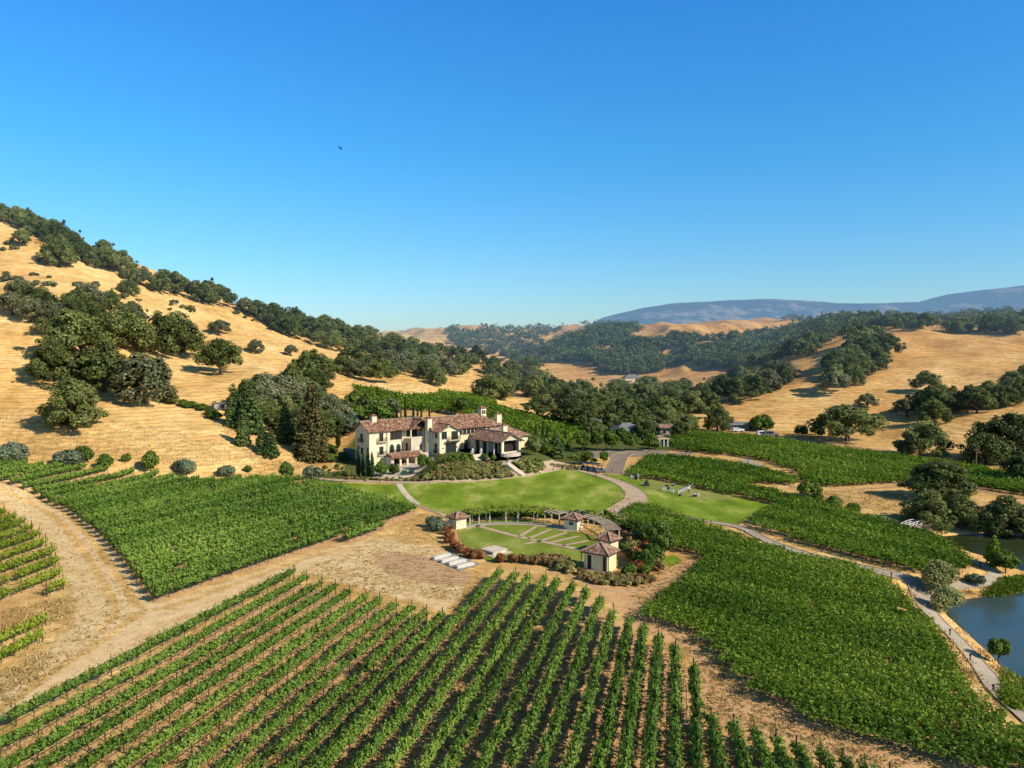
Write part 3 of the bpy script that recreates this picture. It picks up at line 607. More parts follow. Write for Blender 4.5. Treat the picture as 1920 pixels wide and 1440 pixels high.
path('path', [(1225, 952), (1290, 972), (1330, 979), (1390, 990), (1440, 1015), (1500, 1036), (1580, 1056), (1660, 1075), (1700, 1085), (1722, 1100), (1730, 1125), (1745, 1150), (1790, 1195), (1830, 1240), (1870, 1290), (1925, 1340), (1990, 1400)], [0.9, 1.2, 1.4, 1.8, 1.9, 1.9, 1.9, 2.2, 3.0, 3.2, 2.8, 2.2, 2.2, 2.2, 2.2, 2.2, 2.2], M['concrete'], 0.08, 'long grey concrete path between the vineyards and the lake', edge=True)
path('path', [(1800, 1045), (1825, 1052), (1850, 1065), (1868, 1078), (1850, 1090), (1800, 1098), (1740, 1100)], [1.8, 1.8, 1.8, 2.0, 1.8, 1.6, 1.6], M['concrete'], 0.08, 'short grey path looping past the lake shore shrubs')
path('farm_track', [(1480, 912), (1560, 921), (1640, 915), (1720, 910), (1800, 914), (1920, 936), (2060, 958)], 1.3, M['tilled'], 0.07, 'brown farm track below the upper vineyard', 'track')
path('farm_track', [(1340, 806), (1400, 810), (1450, 816), (1560, 832), (1700, 850), (1800, 858), (1920, 880), (2080, 896)], 3.5, M['tilled'], 0.07, 'dusty farm road along the foot of the right hill', 'track')
drape('car_park', outline((0, [(1085, 852), (1120, 845), (1200, 843), (1250, 845), (1255, 853), (1200, 856), (1150, 856), (1100, 860)])), 0.06, M['asphalt'], 2, 'shaded asphalt car park under the round trees', 'car park')
drape('gravel_pad', outline((0, [(1385, 862), (1410, 862), (1432, 872), (1436, 880), (1410, 878), (1388, 870)])), 0.06, M['concrete'], 1.5, 'pale gravel turnaround inside the upper vineyard', 'gravel')
# lake
lake_p = []
cx = np.mean([p[0] for p in LAKE]); cy = np.mean([p[1] for p in LAKE])
lp = np.array(LAKE); 
def grow(P, d):
    P = np.asarray(P)[:, :2]; n = len(P); a = sum(P[i, 0] * P[(i + 1) % n, 1] - P[(i + 1) % n, 0] * P[i, 1] for i in range(n)); s = 1 if a > 0 else -1
    out = []
    for i in range(n):
        e = P[(i + 1) % n] - P[i - 1]; e = e / (np.hypot(*e) + 1e-9); out.append(P[i] + s * d * np.array([e[1], -e[0]]))
    return np.array(out)
drape('lake_water', grow(LAKE, 1.2), 0, M['water'], 4, 'still blue-green lake water at the right edge', 'lake', zfun=lambda x, y: np.full(x.shape, WATER))
tag(drape('channel_reflection', grow([tuple(atZ(u, v, WATER)[:2]) for u, v in ((1772, 1008), (1830, 1004), (1920, 1003), (2060, 1000), (2100, 1050), (1962, 1074), (1915, 1067), (1880, 1058), (1850, 1040), (1800, 1030), (1770, 1018))], 1.0), .012, M['channel'], 4, None, None, None, None, lambda x, y: np.full(x.shape, WATER)), 'channel water behind the lake spit with mirrored trees painted dark olive', 'lake', kind='structure')  # dark sheet over the lake water paints in the mirrored trees
# distant blue mountain range, a long solid ridge far beyond the valley
def mountains():
    us = np.array([700, 900, 1000, 1080, 1130, 1200, 1260, 1330, 1430, 1500, 1560, 1640, 1720, 1780, 1850, 1920, 2000, 2200, 2500, 2900])
    vs = np.array([660, 655, 650, 630, 601, 584, 574, 571, 566, 567, 574, 574, 573, 558, 548, 540, 542, 560, 575, 590])
    na, nr = 420, 60; u = np.linspace(500, 3000, na); v = np.interp(u, us, vs) - 5 + 2.2 * fbm(u / 60, u * 0, 61, 4)
    Yc = 5200.0; top = atY(u, v, np.full(na, Yc))
    V = []
    for k in range(nr):
        t = k / (nr - 1); y = 3600 + t * (7000 - 3600); prof = sstep(3600, Yc, np.array([y]))[0] ** 0.8 if y < Yc else 1 - 0.8 * sstep(Yc, 7000, np.array([y]))[0]
        x = top[:, 0] * (0.75 + 0.25 * y / Yc)
        n = fbm(x / 700, np.full(na, y) / 700, 41, 5) * 0.55
        gl = np.abs(fbm(x / 260, np.full(na, y) / 900, 77, 4)) * 0.5
        z = -30 + (top[:, 2] + 30) * prof * (1 + (n - gl) * 1.1 * np.clip(1 - prof, 0, 1) ** 0.8)
        V.append(np.stack([x, np.full(na, y), z], 1))
    V = np.concatenate(V); i = np.arange(nr - 1)[:, None] * na + np.arange(na - 1)[None]
    F = np.stack([i, i + 1, i + na + 1, i + na], -1).reshape(-1, 4)
    g = NG('wooded mountain'); n1 = g.noise(g.pos((1, 0.35, 2.2)), 0.006, 9, 0.72); n2 = g.noise(g.pos(), 0.02, 5, 0.7)
    c = g.ramp(n1, [(0.40, (0.018, 0.045, 0.026)), (0.52, (0.06, 0.085, 0.045)), (0.57, (0.55, 0.42, 0.26)), (0.7, (0.75, 0.60, 0.40))])
    c = g.mix(1.0, c, g.ramp(n2, [(0.3, (0.6, 0.6, 0.6)), (0.7, (1.3, 1.3, 1.3))]), 'MULTIPLY')
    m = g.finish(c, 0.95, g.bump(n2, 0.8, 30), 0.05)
    tag(link('mountain_range', mesh_np('mountain_range', V, F, m, smooth=True)), 'hazy blue wooded mountain range on the horizon', 'mountains', kind='structure')
mountains()
# ------------------------------------------------------------------ vineyards: every row is a thing of its own
ORD = ['first', 'second', 'third', 'fourth', 'fifth', 'sixth', 'seventh', 'eighth', 'ninth', 'tenth', 'eleventh', 'twelfth', 'thirteenth', 'fourteenth', 'fifteenth', 'sixteenth', 'seventeenth', 'eighteenth', 'nineteenth']
TENS = {2: 'twenty', 3: 'thirty', 4: 'forty', 5: 'fifty', 6: 'sixty', 7: 'seventy', 8: 'eighty', 9: 'ninety'}
def ordinal(n):
    if n <= 19: return ORD[n - 1]
    if n >= 100: return 'hundred and ' + ordinal(n - 100) if n > 100 else 'hundredth'
    t, r = divmod(n, 10)
    return TENS[t][:-1] + 'ieth' if r == 0 else TENS[t] + '-' + ORD[r - 1]

def quads(c, nrm, up, sx, sy):
    """leaf quads: centres, normals, long axes"""
    nrm = nrm / (np.linalg.norm(nrm, axis=1)[:, None] + 1e-9)
    t = np.cross(up, nrm); t /= np.linalg.norm(t, axis=1)[:, None] + 1e-9; b = np.cross(nrm, t)
    t = t * sx[:, None] / 2; b = b * sy[:, None] / 2
    V = np.stack([c - t * 0.7 - b, c + t * 0.9 - b * 0.6, c + t * 0.6 + b, c - t + b * 0.5], 1).reshape(-1, 3)
    return V, np.arange(len(V)).reshape(-1, 4)

def row_leaves(P, rng, dens, size, half_w=0.42, lo=0.75, hi=1.75, shoot=0.55, sprawl=1.0, strand=1.0, gap=0.02):
    """P: polyline (n,3) on the ground; leaves sit on shoots that rise and arch out from the cordon"""
    seg = np.diff(P, axis=0); L = np.hypot(seg[:, 0], seg[:, 1]); cum = np.concatenate([[0], np.cumsum(L)]); T = cum[-1]
    per = 7; ns = max(2, int(T * dens / per)); s = rng.uniform(0, T, ns)
    # each vine is a little fuller or thinner than its neighbour, some are missing
    rid = int(rng.integers(1e6)); vid = np.floor(s / 1.83); v0 = _hash(vid, vid * 0 + rid, 5)
    vig = 0.83 + 0.28 * v0 - 0.7 * (v0 < gap); off = (_hash(vid, vid * 0 + rid, 9) - 0.5) * 0.26
    keep = rng.uniform(0, 1, ns) < vig * (0.92 + 0.16 * np.cos((s / 1.83 - vid - .5) * 2 * np.pi * .6)); s = s[keep]; vig = vig[keep]; off = off[keep]; ns = len(s)
    if ns == 0: return None
    bx = np.interp(s, cum, P[:, 0]); by = np.interp(s, cum, P[:, 1]); bz = np.interp(s, cum, P[:, 2])
    i = np.clip(np.searchsorted(cum, s) - 1, 0, len(seg) - 1); d = seg[i, :2] / (L[i][:, None] + 1e-9); side = np.stack([-d[:, 1], d[:, 0]], 1)
    sg = rng.choice([-1, 1], ns); out = rng.uniform(0.0, 1.0, ns) * half_w * sprawl * (0.7 + 0.6 * vig) + (rng.uniform(0, 1, ns) < .12) * .3
    ang = rng.normal(0, 0.35, ns)
    k = (np.arange(per) + rng.uniform(0, 1, (ns, per))) / per
    z0 = lo + rng.uniform(0, 0.35, ns); top = (hi - z0) * (0.7 + 0.45 * rng.uniform(0, 1, ns)) * (0.72 + 0.32 * vig) + (rng.uniform(0, 1, ns) < 0.18) * rng.uniform(.2, .75, ns)
    zz = z0[:, None] + top[:, None] * k * (1 - 0.35 * sprawl * k * out[:, None] / max(half_w, 0.01))
    lat = off[:, None] + sg[:, None] * (0.08 + out[:, None] * np.sin(k * 1.5)) + rng.normal(0, 0.06, (ns, per))
    fw = ang[:, None] * k * shoot + rng.normal(0, 0.08, (ns, per))
    c = np.stack([bx[:, None] + side[:, 0:1] * lat + d[:, 0:1] * fw, by[:, None] + side[:, 1:2] * lat + d[:, 1:2] * fw, bz[:, None] + zz], -1).reshape(-1, 3)
    n = len(c); sd_ = np.repeat(side, per, 0) * np.repeat(sg, per)[:, None]
    nr = np.column_stack([sd_ * 0.8, np.full(n, 0.75)]) + rng.normal(0, 0.55, (n, 3))
    up = np.column_stack([rng.normal(0, .5, n), rng.normal(0, .5, n), np.ones(n)])
    sz = size * rng.uniform(0.65, 1.3, n)
    if strand:
        tx = np.repeat(sg * (0.3 + out), per) * np.cos(k.ravel() * 1.5); up = np.column_stack([np.repeat(side, per, 0) * tx[:, None] + np.repeat(d, per, 0) * np.repeat(ang, per)[:, None] * 2.0, 0.75 - 0.9 * k.ravel() * np.repeat(np.minimum(out, 1), per)]) + rng.normal(0, .25, (n, 3))
        V, F = quads(c, nr, up, sz * 0.72, sz * rng.uniform(1.1, 1.9, n) * strand)
    else: V, F = quads(c, nr, up, sz, sz * rng.uniform(0.8, 1.3, n))
    leaf_tone = np.clip(rng.uniform(0, 1, n) * 0.55 + 0.5 * k.ravel() - .05 + 0.15 * (np.repeat(vig, per) - .9), 0, 1)  # darker low on each shoot: shade inside the row painted in
    return V, F, leaf_tone

def scan_rows(poly, yaw, spacing, jitter=0.0):
    """parallel rows clipped to the outline; yields lists of (x,y) end pairs"""
    P = np.asarray(poly)[:, :2]; d = np.array([math.sin(yaw), math.cos(yaw)]); nn = np.array([d[1], -d[0]])
    s = P @ nn; t = P @ d; out = []
    k = s.min() + spacing * 0.5
    while k < s.max():
        xs = []
        for i in range(len(P)):
            a, b = s[i], s[(i + 1) % len(P)]
            if (a > k) != (b > k): xs.append(t[i] + (t[(i + 1) % len(P)] - t[i]) * (k - a) / (b - a))
        xs.sort()
        for j in range(0, len(xs) - 1, 2):
            if xs[j + 1] - xs[j] > 3.0: out.append((nn * k + d * xs[j], nn * k + d * xs[j + 1]))
        k += spacing
    return out

stake_me = (MB().tube((0, 0, -0.1), (0, 0, 1.95), 0.035, n=5)).mesh('stake', M['stake'])
endpost_me = (MB().tube((0, 0, -0.1), (0, 0, 2.15), 0.06, n=6)).mesh('end_post', M['stake'])
def _trunk():
    s = MB(); s.tube((0, 0, -0.05), (0.03, 0.02, 0.45), 0.045, 0.035, 5); s.tube((0.03, 0.02, 0.45), (0, 0, 0.85), 0.035, 0.03, 5)
    s.tube((0, 0, 0.85), (0, 0.7, 0.95), 0.028, 0.018, 4); s.tube((0, 0, 0.85), (0, -0.7, 0.95), 0.028, 0.018, 4); return s.mesh('trunk', M['vinewood'])
trunk_me = _trunk()
hidden_far = lambda p, m: True
def in_frame(P, pad=320):
    P = np.asarray(P); ok = (P[:, 1] > 8)
    u, v = proj(P); return ok & (u > -pad) & (u < 1920 + pad) & (v < 1440 + pad)
NROWS = [0]
def vineyard(poly, yaw, spacing, name, where, mat, dens, size, group, detail=0, seed=1, start='left', **kw):
    rows = scan_rows(poly, yaw, spacing) if yaw is not None else poly; rng = np.random.default_rng(seed); todo = []
    for a, b in rows:
        L = np.hypot(*(b - a)); n = max(2, int(L / 2)); t = np.linspace(0, 1, n)
        p = a + (b - a) * t[:, None]; p = np.column_stack([p, H(p[:, 0], p[:, 1])]); f = in_frame(p)
        if not f.any(): continue
        w_ = np.where(f)[0]; i0, i1 = max(0, w_[0] - 2), min(n, w_[-1] + 3); p = p[i0:i1]
        if len(p) < 2: continue
        todo.append(p)
    todo.sort(key=lambda p: np.mean(proj(p[len(p) // 2])[0 if start in ('left', 'right') else 1]) * (-1 if start in ('right', 'near') else 1))
    for k, p in enumerate(todo):
        out = row_leaves(p, rng, dens, size, **kw)
        if out is None: continue
        V, F, leaf_tone = out; o = p[0]; NROWS[0] += 1
        label = '%s vine row from the %s of %s' % (ordinal(k + 1), {'left': 'left', 'right': 'right', 'near': 'near edge', 'far': 'far edge'}[start], where)
        d = p[-1] - p[0]; L = np.hypot(d[0], d[1]); az = math.atan2(d[0], d[1])
        if detail == 0:
            s = MB(); s.m = 1; q = np.arange(0.3, L, 1.9 if size < 0.3 else 3.8)
            T_ = np.array([0.0, 0, 0]); cum = np.linspace(0, L, len(p))
            xs = np.interp(q, cum, p[:, 0]) - o[0]; ys = np.interp(q, cum, p[:, 1]) - o[1]; zs = np.interp(q, cum, p[:, 2]) - o[2]
            sv = np.array([(-.04, -.04), (.05, -.03), (0, .05)]); m = len(q)
            B = np.stack([np.stack([xs + a_, ys + b_, zs - 0.1], 1) for a_, b_ in sv] + [np.stack([xs + a_, ys + b_, zs + 1.25], 1) for a_, b_ in sv], 1).reshape(-1, 3)
            fi = np.arange(m)[:, None] * 6; Q = np.stack([np.concatenate([fi + i, fi + (i + 1) % 3, fi + 3 + (i + 1) % 3, fi + 3 + i], 1) for i in range(3)], 1).reshape(-1, 4)
            VV = np.concatenate([V - o, B]); FF = np.concatenate([F, Q + len(V)])
            me = mesh_np('vine_row', VV, FF, [mat, M['vinewood']], np.concatenate([np.zeros(len(F)), np.ones(len(Q))]), np.concatenate([leaf_tone, np.zeros(len(Q))]))
            tag(link('vine_row', me, None, o), label, 'vine row', group)
            continue
        root = thing('vine_row', label, 'vine row', tuple(o), 0, group)
        link('foliage', mesh_np('foliage', V - o, F, mat, None, leaf_tone), root)
        cum = np.linspace(0, L, len(p))
        def at(q): return np.array([np.interp(q, cum, p[:, j]) for j in range(3)]) - o
        qs = np.arange(0.6, L - 0.3, 1.83)
        if len(qs) > 95: qs = np.linspace(0.6, L - 0.3, 95)
        for q in qs:
            if rng.uniform() < 0.04: continue
            link('trunk', trunk_me, root, tuple(at(q)), -az + rng.normal(0, 0.12), (1, 1, rng.uniform(0.9, 1.08)))
        for j, q in enumerate(np.arange(2.4, L - 1, 1.83 * 3)):
            e = link('stake', stake_me, root, tuple(at(q)), rng.uniform(0, 6)); e.scale = (1, 1, rng.uniform(0.92, 1.1) * (1.15 if rng.uniform() < 0.08 else 1))
        for q in (0, L): link('end_post', endpost_me, root, tuple(at(q)))
        s = MB(); qq = np.arange(0, L, 4.0)
        for j in range(len(qq) - 1): s.bar(at(qq[j]) + [0, 0, 0.5], at(qq[j + 1]) + [0, 0, 0.5], 0.03)
        if len(qq) > 1: s.build('drip_hose', M['hose'], root)

yawF = math.atan((1310 - 960) / FOC); yawL = math.atan((1698 - 960) / FOC)
FG_ENDS = [(550, 1067), (575, 1078), (603, 1088), (629, 1095), (656, 1105), (686, 1113), (712, 1120), (743, 1128), (772, 1135), (800, 1143), (830, 1148), (858, 1153),
           (938, 1068), (967, 1072), (993, 1077), (1023, 1080), (1045, 1085), (1075, 1092), (1100, 1103), (1125, 1120), (1150, 1140), (1180, 1158), (1207, 1172), (1235, 1190), (1267, 1208), (1300, 1245),
           (1333, 1340), (1375, 1352), (1413, 1363), (1455, 1380), (1493, 1392), (1538, 1405), (1580, 1417), (1622, 1432), (1668, 1444)]
FG_VP = np.interp(range(35), [0, 11, 12, 25, 26, 34], [1392, 1345, 1330, 1268, 1175, 1010])
fg_rows = []
for (u, v), vp in zip(FG_ENDS, FG_VP):
    e = unproj([(u, v)], 1.5)[0][:2]; d = np.array([vp - 960, FOC]); d /= np.hypot(*d); t = (e[1] - 38) / d[1]; fg_rows.append((e - d * t, e))
vineyard(fg_rows, None, 0, 'vine_row', 'the big foreground vineyard', M['vine'], 240, 0.19, 'vine rows of the foreground vineyard', 1, 3, 'left', half_w=0.31, lo=0.8, hi=1.72, gap=0.03)
vineyard(FIELD_L, yawL, 3.3, 'vine_row', 'the left vineyard', M['vine'], 190, 0.25, 'vine rows of the left vineyard', 1, 4, 'near', half_w=0.62, lo=0.65, hi=1.9, gap=0.03)
vineyard(PATCH_A, math.atan((1180 - 960) / FOC), 4.6, 'vine_row', 'the small vine patch at the left edge', M['vineY'], 170, 0.21, 'vine rows of the small left patch', 1, 5, 'near', half_w=0.7, lo=0.45, hi=1.75)
vineyard(PATCH_B, math.atan((1180 - 960) / FOC), 3.6, 'vine_row', 'the lower left corner patch', M['vineY'], 170, 0.21, 'vine rows in the lower left corner patch', 1, 6, 'near', half_w=0.45, lo=0.5, hi=1.6)
yawR = math.atan((-850 - 960) / FOC); yawM = math.atan((0 - 960) / FOC)
vineyard(FIELD_R, yawR, 2.25, 'vine_row', 'the dense right vineyard', M['vineR'], 330, 0.19, 'vine rows of the dense right vineyard', 0, 7, 'near', half_w=1.0, lo=0.55, hi=1.8, sprawl=1.25)
vineyard(FIELD_M, yawM, 2.25, 'vine_row', 'the wedge vineyard above the lake path', M['vineR'], 200, 0.24, 'vine rows of the wedge vineyard', 0, 8, 'near', half_w=1.0, lo=0.55, hi=1.8, sprawl=1.25)
vineyard(FIELD_U1, yawM, 2.3, 'vine_row', 'the vineyard behind the putting green', M['vineR'], 130, 0.30, 'vine rows behind the putting green', 0, 9, 'near', half_w=0.9, lo=0.4, hi=1.8, sprawl=1.2)
vineyard(FIELD_U2, yawM, 2.5, 'vine_row', 'the upper valley vineyard', M['vineR'], 85, 0.36, 'vine rows of the upper valley vineyard', 0, 10, 'near', half_w=0.9, lo=0.4, hi=1.8, sprawl=1.2)
vineyard(FIELD_H, R(-62), 3.0, 'vine_row', 'the hillside vineyard behind the villa', M['vineR'], 45, 0.48, 'vine rows on the slope behind the villa', 0, 11, 'far', half_w=0.9, lo=0.3, hi=1.9, sprawl=1.2)
vineyard(FIELD_H2, R(-62), 3.0, 'vine_row', 'the small plot under the oaks', M['vineR'], 45, 0.48, 'vine rows of the small plot behind the villa', 0, 12, 'far', half_w=0.9, lo=0.3, hi=1.9, sprawl=1.2)

# ------------------------------------------------------------------ plants: each kind is modelled once or a few times, then every tree is its own thing
def cloud(clumps, n, size, rng, shell=(0.72, 1.06), jit=0.55, upb=0.25, hang=0.0, squash=1.0):
    """leaf sprays on the outside of many clumps; clumps: rows (x,y,z,r)"""
    C = np.asarray(clumps, float); a = C[:, 3] ** 2; pick = rng.choice(len(C), n, p=a / a.sum()); c = C[pick]
    d = rng.normal(0, 1, (n, 3)); d[:, 2] = d[:, 2] + upb; d /= np.linalg.norm(d, axis=1)[:, None]
    rr = c[:, 3] * rng.uniform(shell[0], shell[1], n)
    p = c[:, :3] + d * rr[:, None] * np.array([1, 1, squash])
    nr = d + rng.normal(0, jit, (n, 3)); nr[:, 2] += 0.2
    up = rng.normal(0, 1, (n, 3)); up[:, 2] -= hang * 3
    s = size * rng.uniform(0.6, 1.35, n)
    V, F = quads(p, nr, up, s, s * rng.uniform(0.8, 1.4, n) * (1 + hang))
    leaf_tone = np.clip(0.30 * rng.uniform(0, 1, n) + 0.45 * rng.uniform(0, 1, len(C))[pick] + 0.25 * (d[:, 2] + 1) / 2, 0, 1)  # random tone, lighter towards the top of each clump
    return V, F, leaf_tone
ICO_V = []
def core_mesh(clumps, rng, k=0.62):
    """dark inner masses that stop light passing straight through a dense crown"""
    s = MB()
    for x, y, z, r in clumps: s.ball((x, y, z), r * k, 6, 4)
    return s
def crown(clumps, n, size, mat, rng, core=0.62, name='crown', **kw):
    V, F, leaf_tone = cloud(clumps, n, size, rng, **kw)
    if core:
        C = np.asarray(clumps); m = len(C)
        # octahedral cores, quads so that one array holds all
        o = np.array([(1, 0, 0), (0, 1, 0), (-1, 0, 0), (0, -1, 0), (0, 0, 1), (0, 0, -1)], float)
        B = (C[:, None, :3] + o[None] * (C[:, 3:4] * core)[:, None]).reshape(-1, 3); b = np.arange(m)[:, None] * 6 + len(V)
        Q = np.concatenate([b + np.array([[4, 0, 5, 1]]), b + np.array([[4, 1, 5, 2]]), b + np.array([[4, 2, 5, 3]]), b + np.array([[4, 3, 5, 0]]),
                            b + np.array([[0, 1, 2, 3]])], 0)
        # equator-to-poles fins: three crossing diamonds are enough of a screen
        F = np.concatenate([F, Q]); V = np.concatenate([V, B]); leaf_tone = np.concatenate([leaf_tone, np.zeros(len(Q))])
    return mesh_np(name, V, F, mat, None, leaf_tone)
def limbs(skel, name='trunk', mat=None):
    s = MB()
    for a, b, r0, r1 in skel: s.tube(a, b, r0, r1, 6, cap=False)
    return s.mesh(name, mat or M['bark'], True)

def make_oak(seed, mat, h=11.0, w=13.0, n=5200, size=0.55, low=0.30, lean=0.0, lumps=17):
    rng = np.random.default_rng(seed); cl = []; sk = []
    th = h * rng.uniform(0.16, 0.24); top = (rng.normal(0, .3) + lean, rng.normal(0, .3), th); sk.append(((0, 0, -0.6), top, 0.55 * h / 11, 0.42 * h / 11))
    for i in range(lumps):
        a = 2.4 * i + rng.normal(0, 0.35); q = math.sqrt((i + 0.5) / lumps); rad = q * w * 0.40 * rng.uniform(0.8, 1.15)
        zc = h * (low + (0.92 - low) * (1 - q ** 1.7) ** 0.75 * rng.uniform(0.82, 1.0)) * 0.94
        r = w * rng.uniform(0.10, 0.185)
        x, y = math.cos(a) * rad + lean * 1.5, math.sin(a) * rad
        cl.append((x, y, zc, r))
        for _ in range(2): cl.append((x + rng.normal(0, r * .7), y + rng.normal(0, r * .7), zc + rng.normal(0, r * .5) + 0.1 * r, r * rng.uniform(0.35, 0.6)))
        if i % 2 == 0: sk.append((top, (x * .8, y * .8, zc - r * 0.2), 0.24 * h / 11, 0.07))
    if low < 0.3:
        for i in range(8): a = rng.uniform(0, 6.28); cl.append((math.cos(a) * w * .33, math.sin(a) * w * .33, h * rng.uniform(0.12, 0.28), w * rng.uniform(.08, .13)))
    return crown(cl, n, size, mat, rng), limbs(sk)
def make_bush(seed, mat, h=4.0, w=5.0, n=1800, size=0.35, lumps=9, **kw):
    rng = np.random.default_rng(seed); cl = []
    for i in range(lumps):
        a = rng.uniform(0, 6.28); q = math.sqrt(rng.uniform(0, 1)); r = min(w, h) * rng.uniform(0.2, 0.3)
        cl.append((math.cos(a) * q * w * .32, math.sin(a) * q * w * .32, max(r * .7, h * (0.25 + 0.5 * (1 - q * .8) * rng.uniform(.6, 1.1))), r))
    return crown(cl, n, size, mat, rng, 0.65, **kw), limbs([((0, 0, -.3), (0.1, 0, h * .5), 0.13, 0.08), ((0, 0, h * .15), (w * .2, 0.1, h * .5), 0.08, 0.04), ((0, 0, h * .15), (-w * .18, -.2, h * .5), 0.08, 0.04)])
def make_conifer(seed, mat, h=16.0, w=6.0, n=4200, size=0.5):
    rng = np.random.default_rng(seed); cl = []; lv = int(h / 0.9)
    for i in range(lv):
        t = (i + 0.4) / lv; rad = w / 2 * (1 - t) ** 0.8; k = max(1, int(3 + rad * 3))
        for j in range(k):
            a = 6.28 * j / k + rng.uniform(0, 1); q = rad * rng.uniform(0.55, 0.95)
            cl.append((math.cos(a) * q, math.sin(a) * q, 0.7 + h * t * 0.96 - 0.12 * q, 0.30 + rad * 0.24))
    cl.append((0, 0, h * .97, .25)); C = np.array(cl)
    return crown(cl, n, size, mat, rng, 0.8, squash=0.6, upb=-0.1, jit=0.5), limbs([((0, 0, -.5), (0, 0, h * .9), 0.3, 0.04)])
def make_column(seed, mat, h=9.0, w=1.3, n=1500, size=0.28, name='crown'):
    rng = np.random.default_rng(seed); cl = []; lv = int(h / (w * .33))
    for i in range(lv):
        t = (i + .5) / lv; r = w / 2 * min(1, (t + .06) * 5) * (1 - max(0, t - .45) / .56) ** 0.6 + .08
        cl.append((rng.normal(0, .05), rng.normal(0, .05), 0.15 + h * t * .97, r))
    return crown(cl, n, size, mat, rng, 0.8, shell=(.85, 1.1), jit=0.5, hang=0.2), limbs([((0, 0, -.3), (0, 0, h * .4), 0.12, 0.06)])
def make_round(seed, mat, h=6.0, w=5.5, n=2600, size=0.34, trunk_h=1.6):
    rng = np.random.default_rng(seed); cl = []; sk = [((0, 0, -.3), (0, 0, trunk_h), .13, .10)]
    for i in range(16):
        d = rng.normal(0, 1, 3); d /= np.linalg.norm(d); q = rng.uniform(.45, .75); c = np.array([0, 0, (h + trunk_h) / 2]) + d * q * np.array([w / 2, w / 2, (h - trunk_h) / 2])
        cl.append((*c, w * rng.uniform(.14, .2))); 
        if i < 6: sk.append(((0, 0, trunk_h), tuple(c), .07, .03))
    cl.append((0, 0, (h + trunk_h) / 2, w * .3))
    return crown(cl, n, size, mat, rng, 0.7), limbs(sk)

KINDS = {
    'oak': [make_oak(100 + i, M['oak'], 11, 13 * (0.9 + 0.05 * i), 8500, .38, (0.18, .3, .24, .12, .3)[i]) for i in range(5)],
    'oak_grey': [make_oak(120 + i, M['oakG'], 10, 11, 7000, .36, (.25, .35)[i]) for i in range(2)],
    'oak_tall': [make_oak(130 + i, M['oak'], 17, 14, 12000, .42, 0.10, 0.2, 24) for i in range(2)],
    'round_bush': [make_bush(200 + i, M['fresh'], 4.2, 4.6, 1900, .32) for i in range(2)],
    'olive': [make_bush(210 + i, M['olive'], 4.4, 5.6, 2200, .30, 10) for i in range(2)],
    'shrub': [make_bush(220 + i, M['shrub'], 1.1, 1.5, 420, .2, 6) for i in range(3)],
    'shrub_bronze': [make_bush(230 + i, M['shrubB'], 1.2, 1.6, 420, .2, 6) for i in range(2)],
    'shrub_red': [make_bush(240 + i, M['shrubR'], 1.5, 1.6, 500, .2, 6) for i in range(2)],
    'shrub_green': [make_bush(250 + i, M['fresh'], 1.3, 1.7, 450, .22, 6) for i in range(2)],
    'scrub': [make_bush(260 + i, M['oakG'], 2.0, 3.4, 700, .3, 7) for i in range(2)],
    'conifer': [make_conifer(300, M['conifer'], 14, 7.0, 6500, .38), make_conifer(301, M['conifer'], 11, 6.4, 5500, .36)],
    'conifer_brown': [make_conifer(302, M['coniferB'], 24, 10.5, 13000, .42)],
    'cypress': [make_column(310, M['cypress'], 10, 1.25), make_column(311, M['cypress'], 9, 1.2)],
    'poplar': [make_column(312, M['vineY'], 8, 2.3, 1700, .3)],
    'round_tree': [make_round(320 + i, M['fresh']) for i in range(2)],
    'willow': [make_bush(330, M['willow'], 9.0, 8.5, 4200, .36, 15)],
}
COUNT = {}
def plant(kind, u=None, v=None, h=None, label='', cat='tree', group=None, xy=None, wide=1.0, parts=True, sink=0.0, name=None, h0=None):
    """set one plant on the ground under a photo pixel, or at a place (x, y)"""
    if xy is None: p = unproj([(u, v)])[0]
    else: p = np.array([xy[0], xy[1], H1(*xy)])
    vs = KINDS[kind]; i = COUNT.get(kind, 0); COUNT[kind] = i + 1; cr, tr = vs[i % len(vs)]
    base = {'oak': 11, 'oak_grey': 10, 'oak_tall': 17, 'round_bush': 4.2, 'olive': 4.4, 'shrub': 1.1, 'shrub_bronze': 1.2, 'shrub_red': 1.5, 'shrub_green': 1.3, 'scrub': 2.0, 'conifer': 14, 'conifer_brown': 24, 'cypress': 10, 'poplar': 8, 'round_tree': 6, 'willow': 9}[kind]
    if kind == 'conifer' and i % 2: base = 11
    s = (h or base) / base
    nm = name or {'oak': 'oak_tree', 'oak_grey': 'oak_tree', 'oak_tall': 'oak_tree', 'round_bush': 'round_bush', 'olive': 'olive_tree', 'shrub': 'shrub', 'shrub_bronze': 'bronze_shrub', 'shrub_red': 'red_shrub', 'shrub_green': 'green_shrub', 'scrub': 'scrub_bush', 'conifer': 'conifer_tree', 'conifer_brown': 'conifer_tree', 'cypress': 'cypress_tree', 'poplar': 'poplar_tree', 'round_tree': 'round_tree', 'willow': 'willow_tree'}[kind]
    rz = random.uniform(0, 6.28); sx = s * wide * random.uniform(.94, 1.06)
    if not parts:
        o = link(nm, cr, None, (p[0], p[1], p[2] - sink), rz, (sx, sx, s)); return tag(o, label, cat, group)
    r = thing(nm, label, cat, (p[0], p[1], p[2] - sink), rz, group, (sx, sx, s)); link('crown' if cat == 'tree' else 'foliage', cr, r); link('trunk' if cat == 'tree' else 'stem', tr, r)
    return r

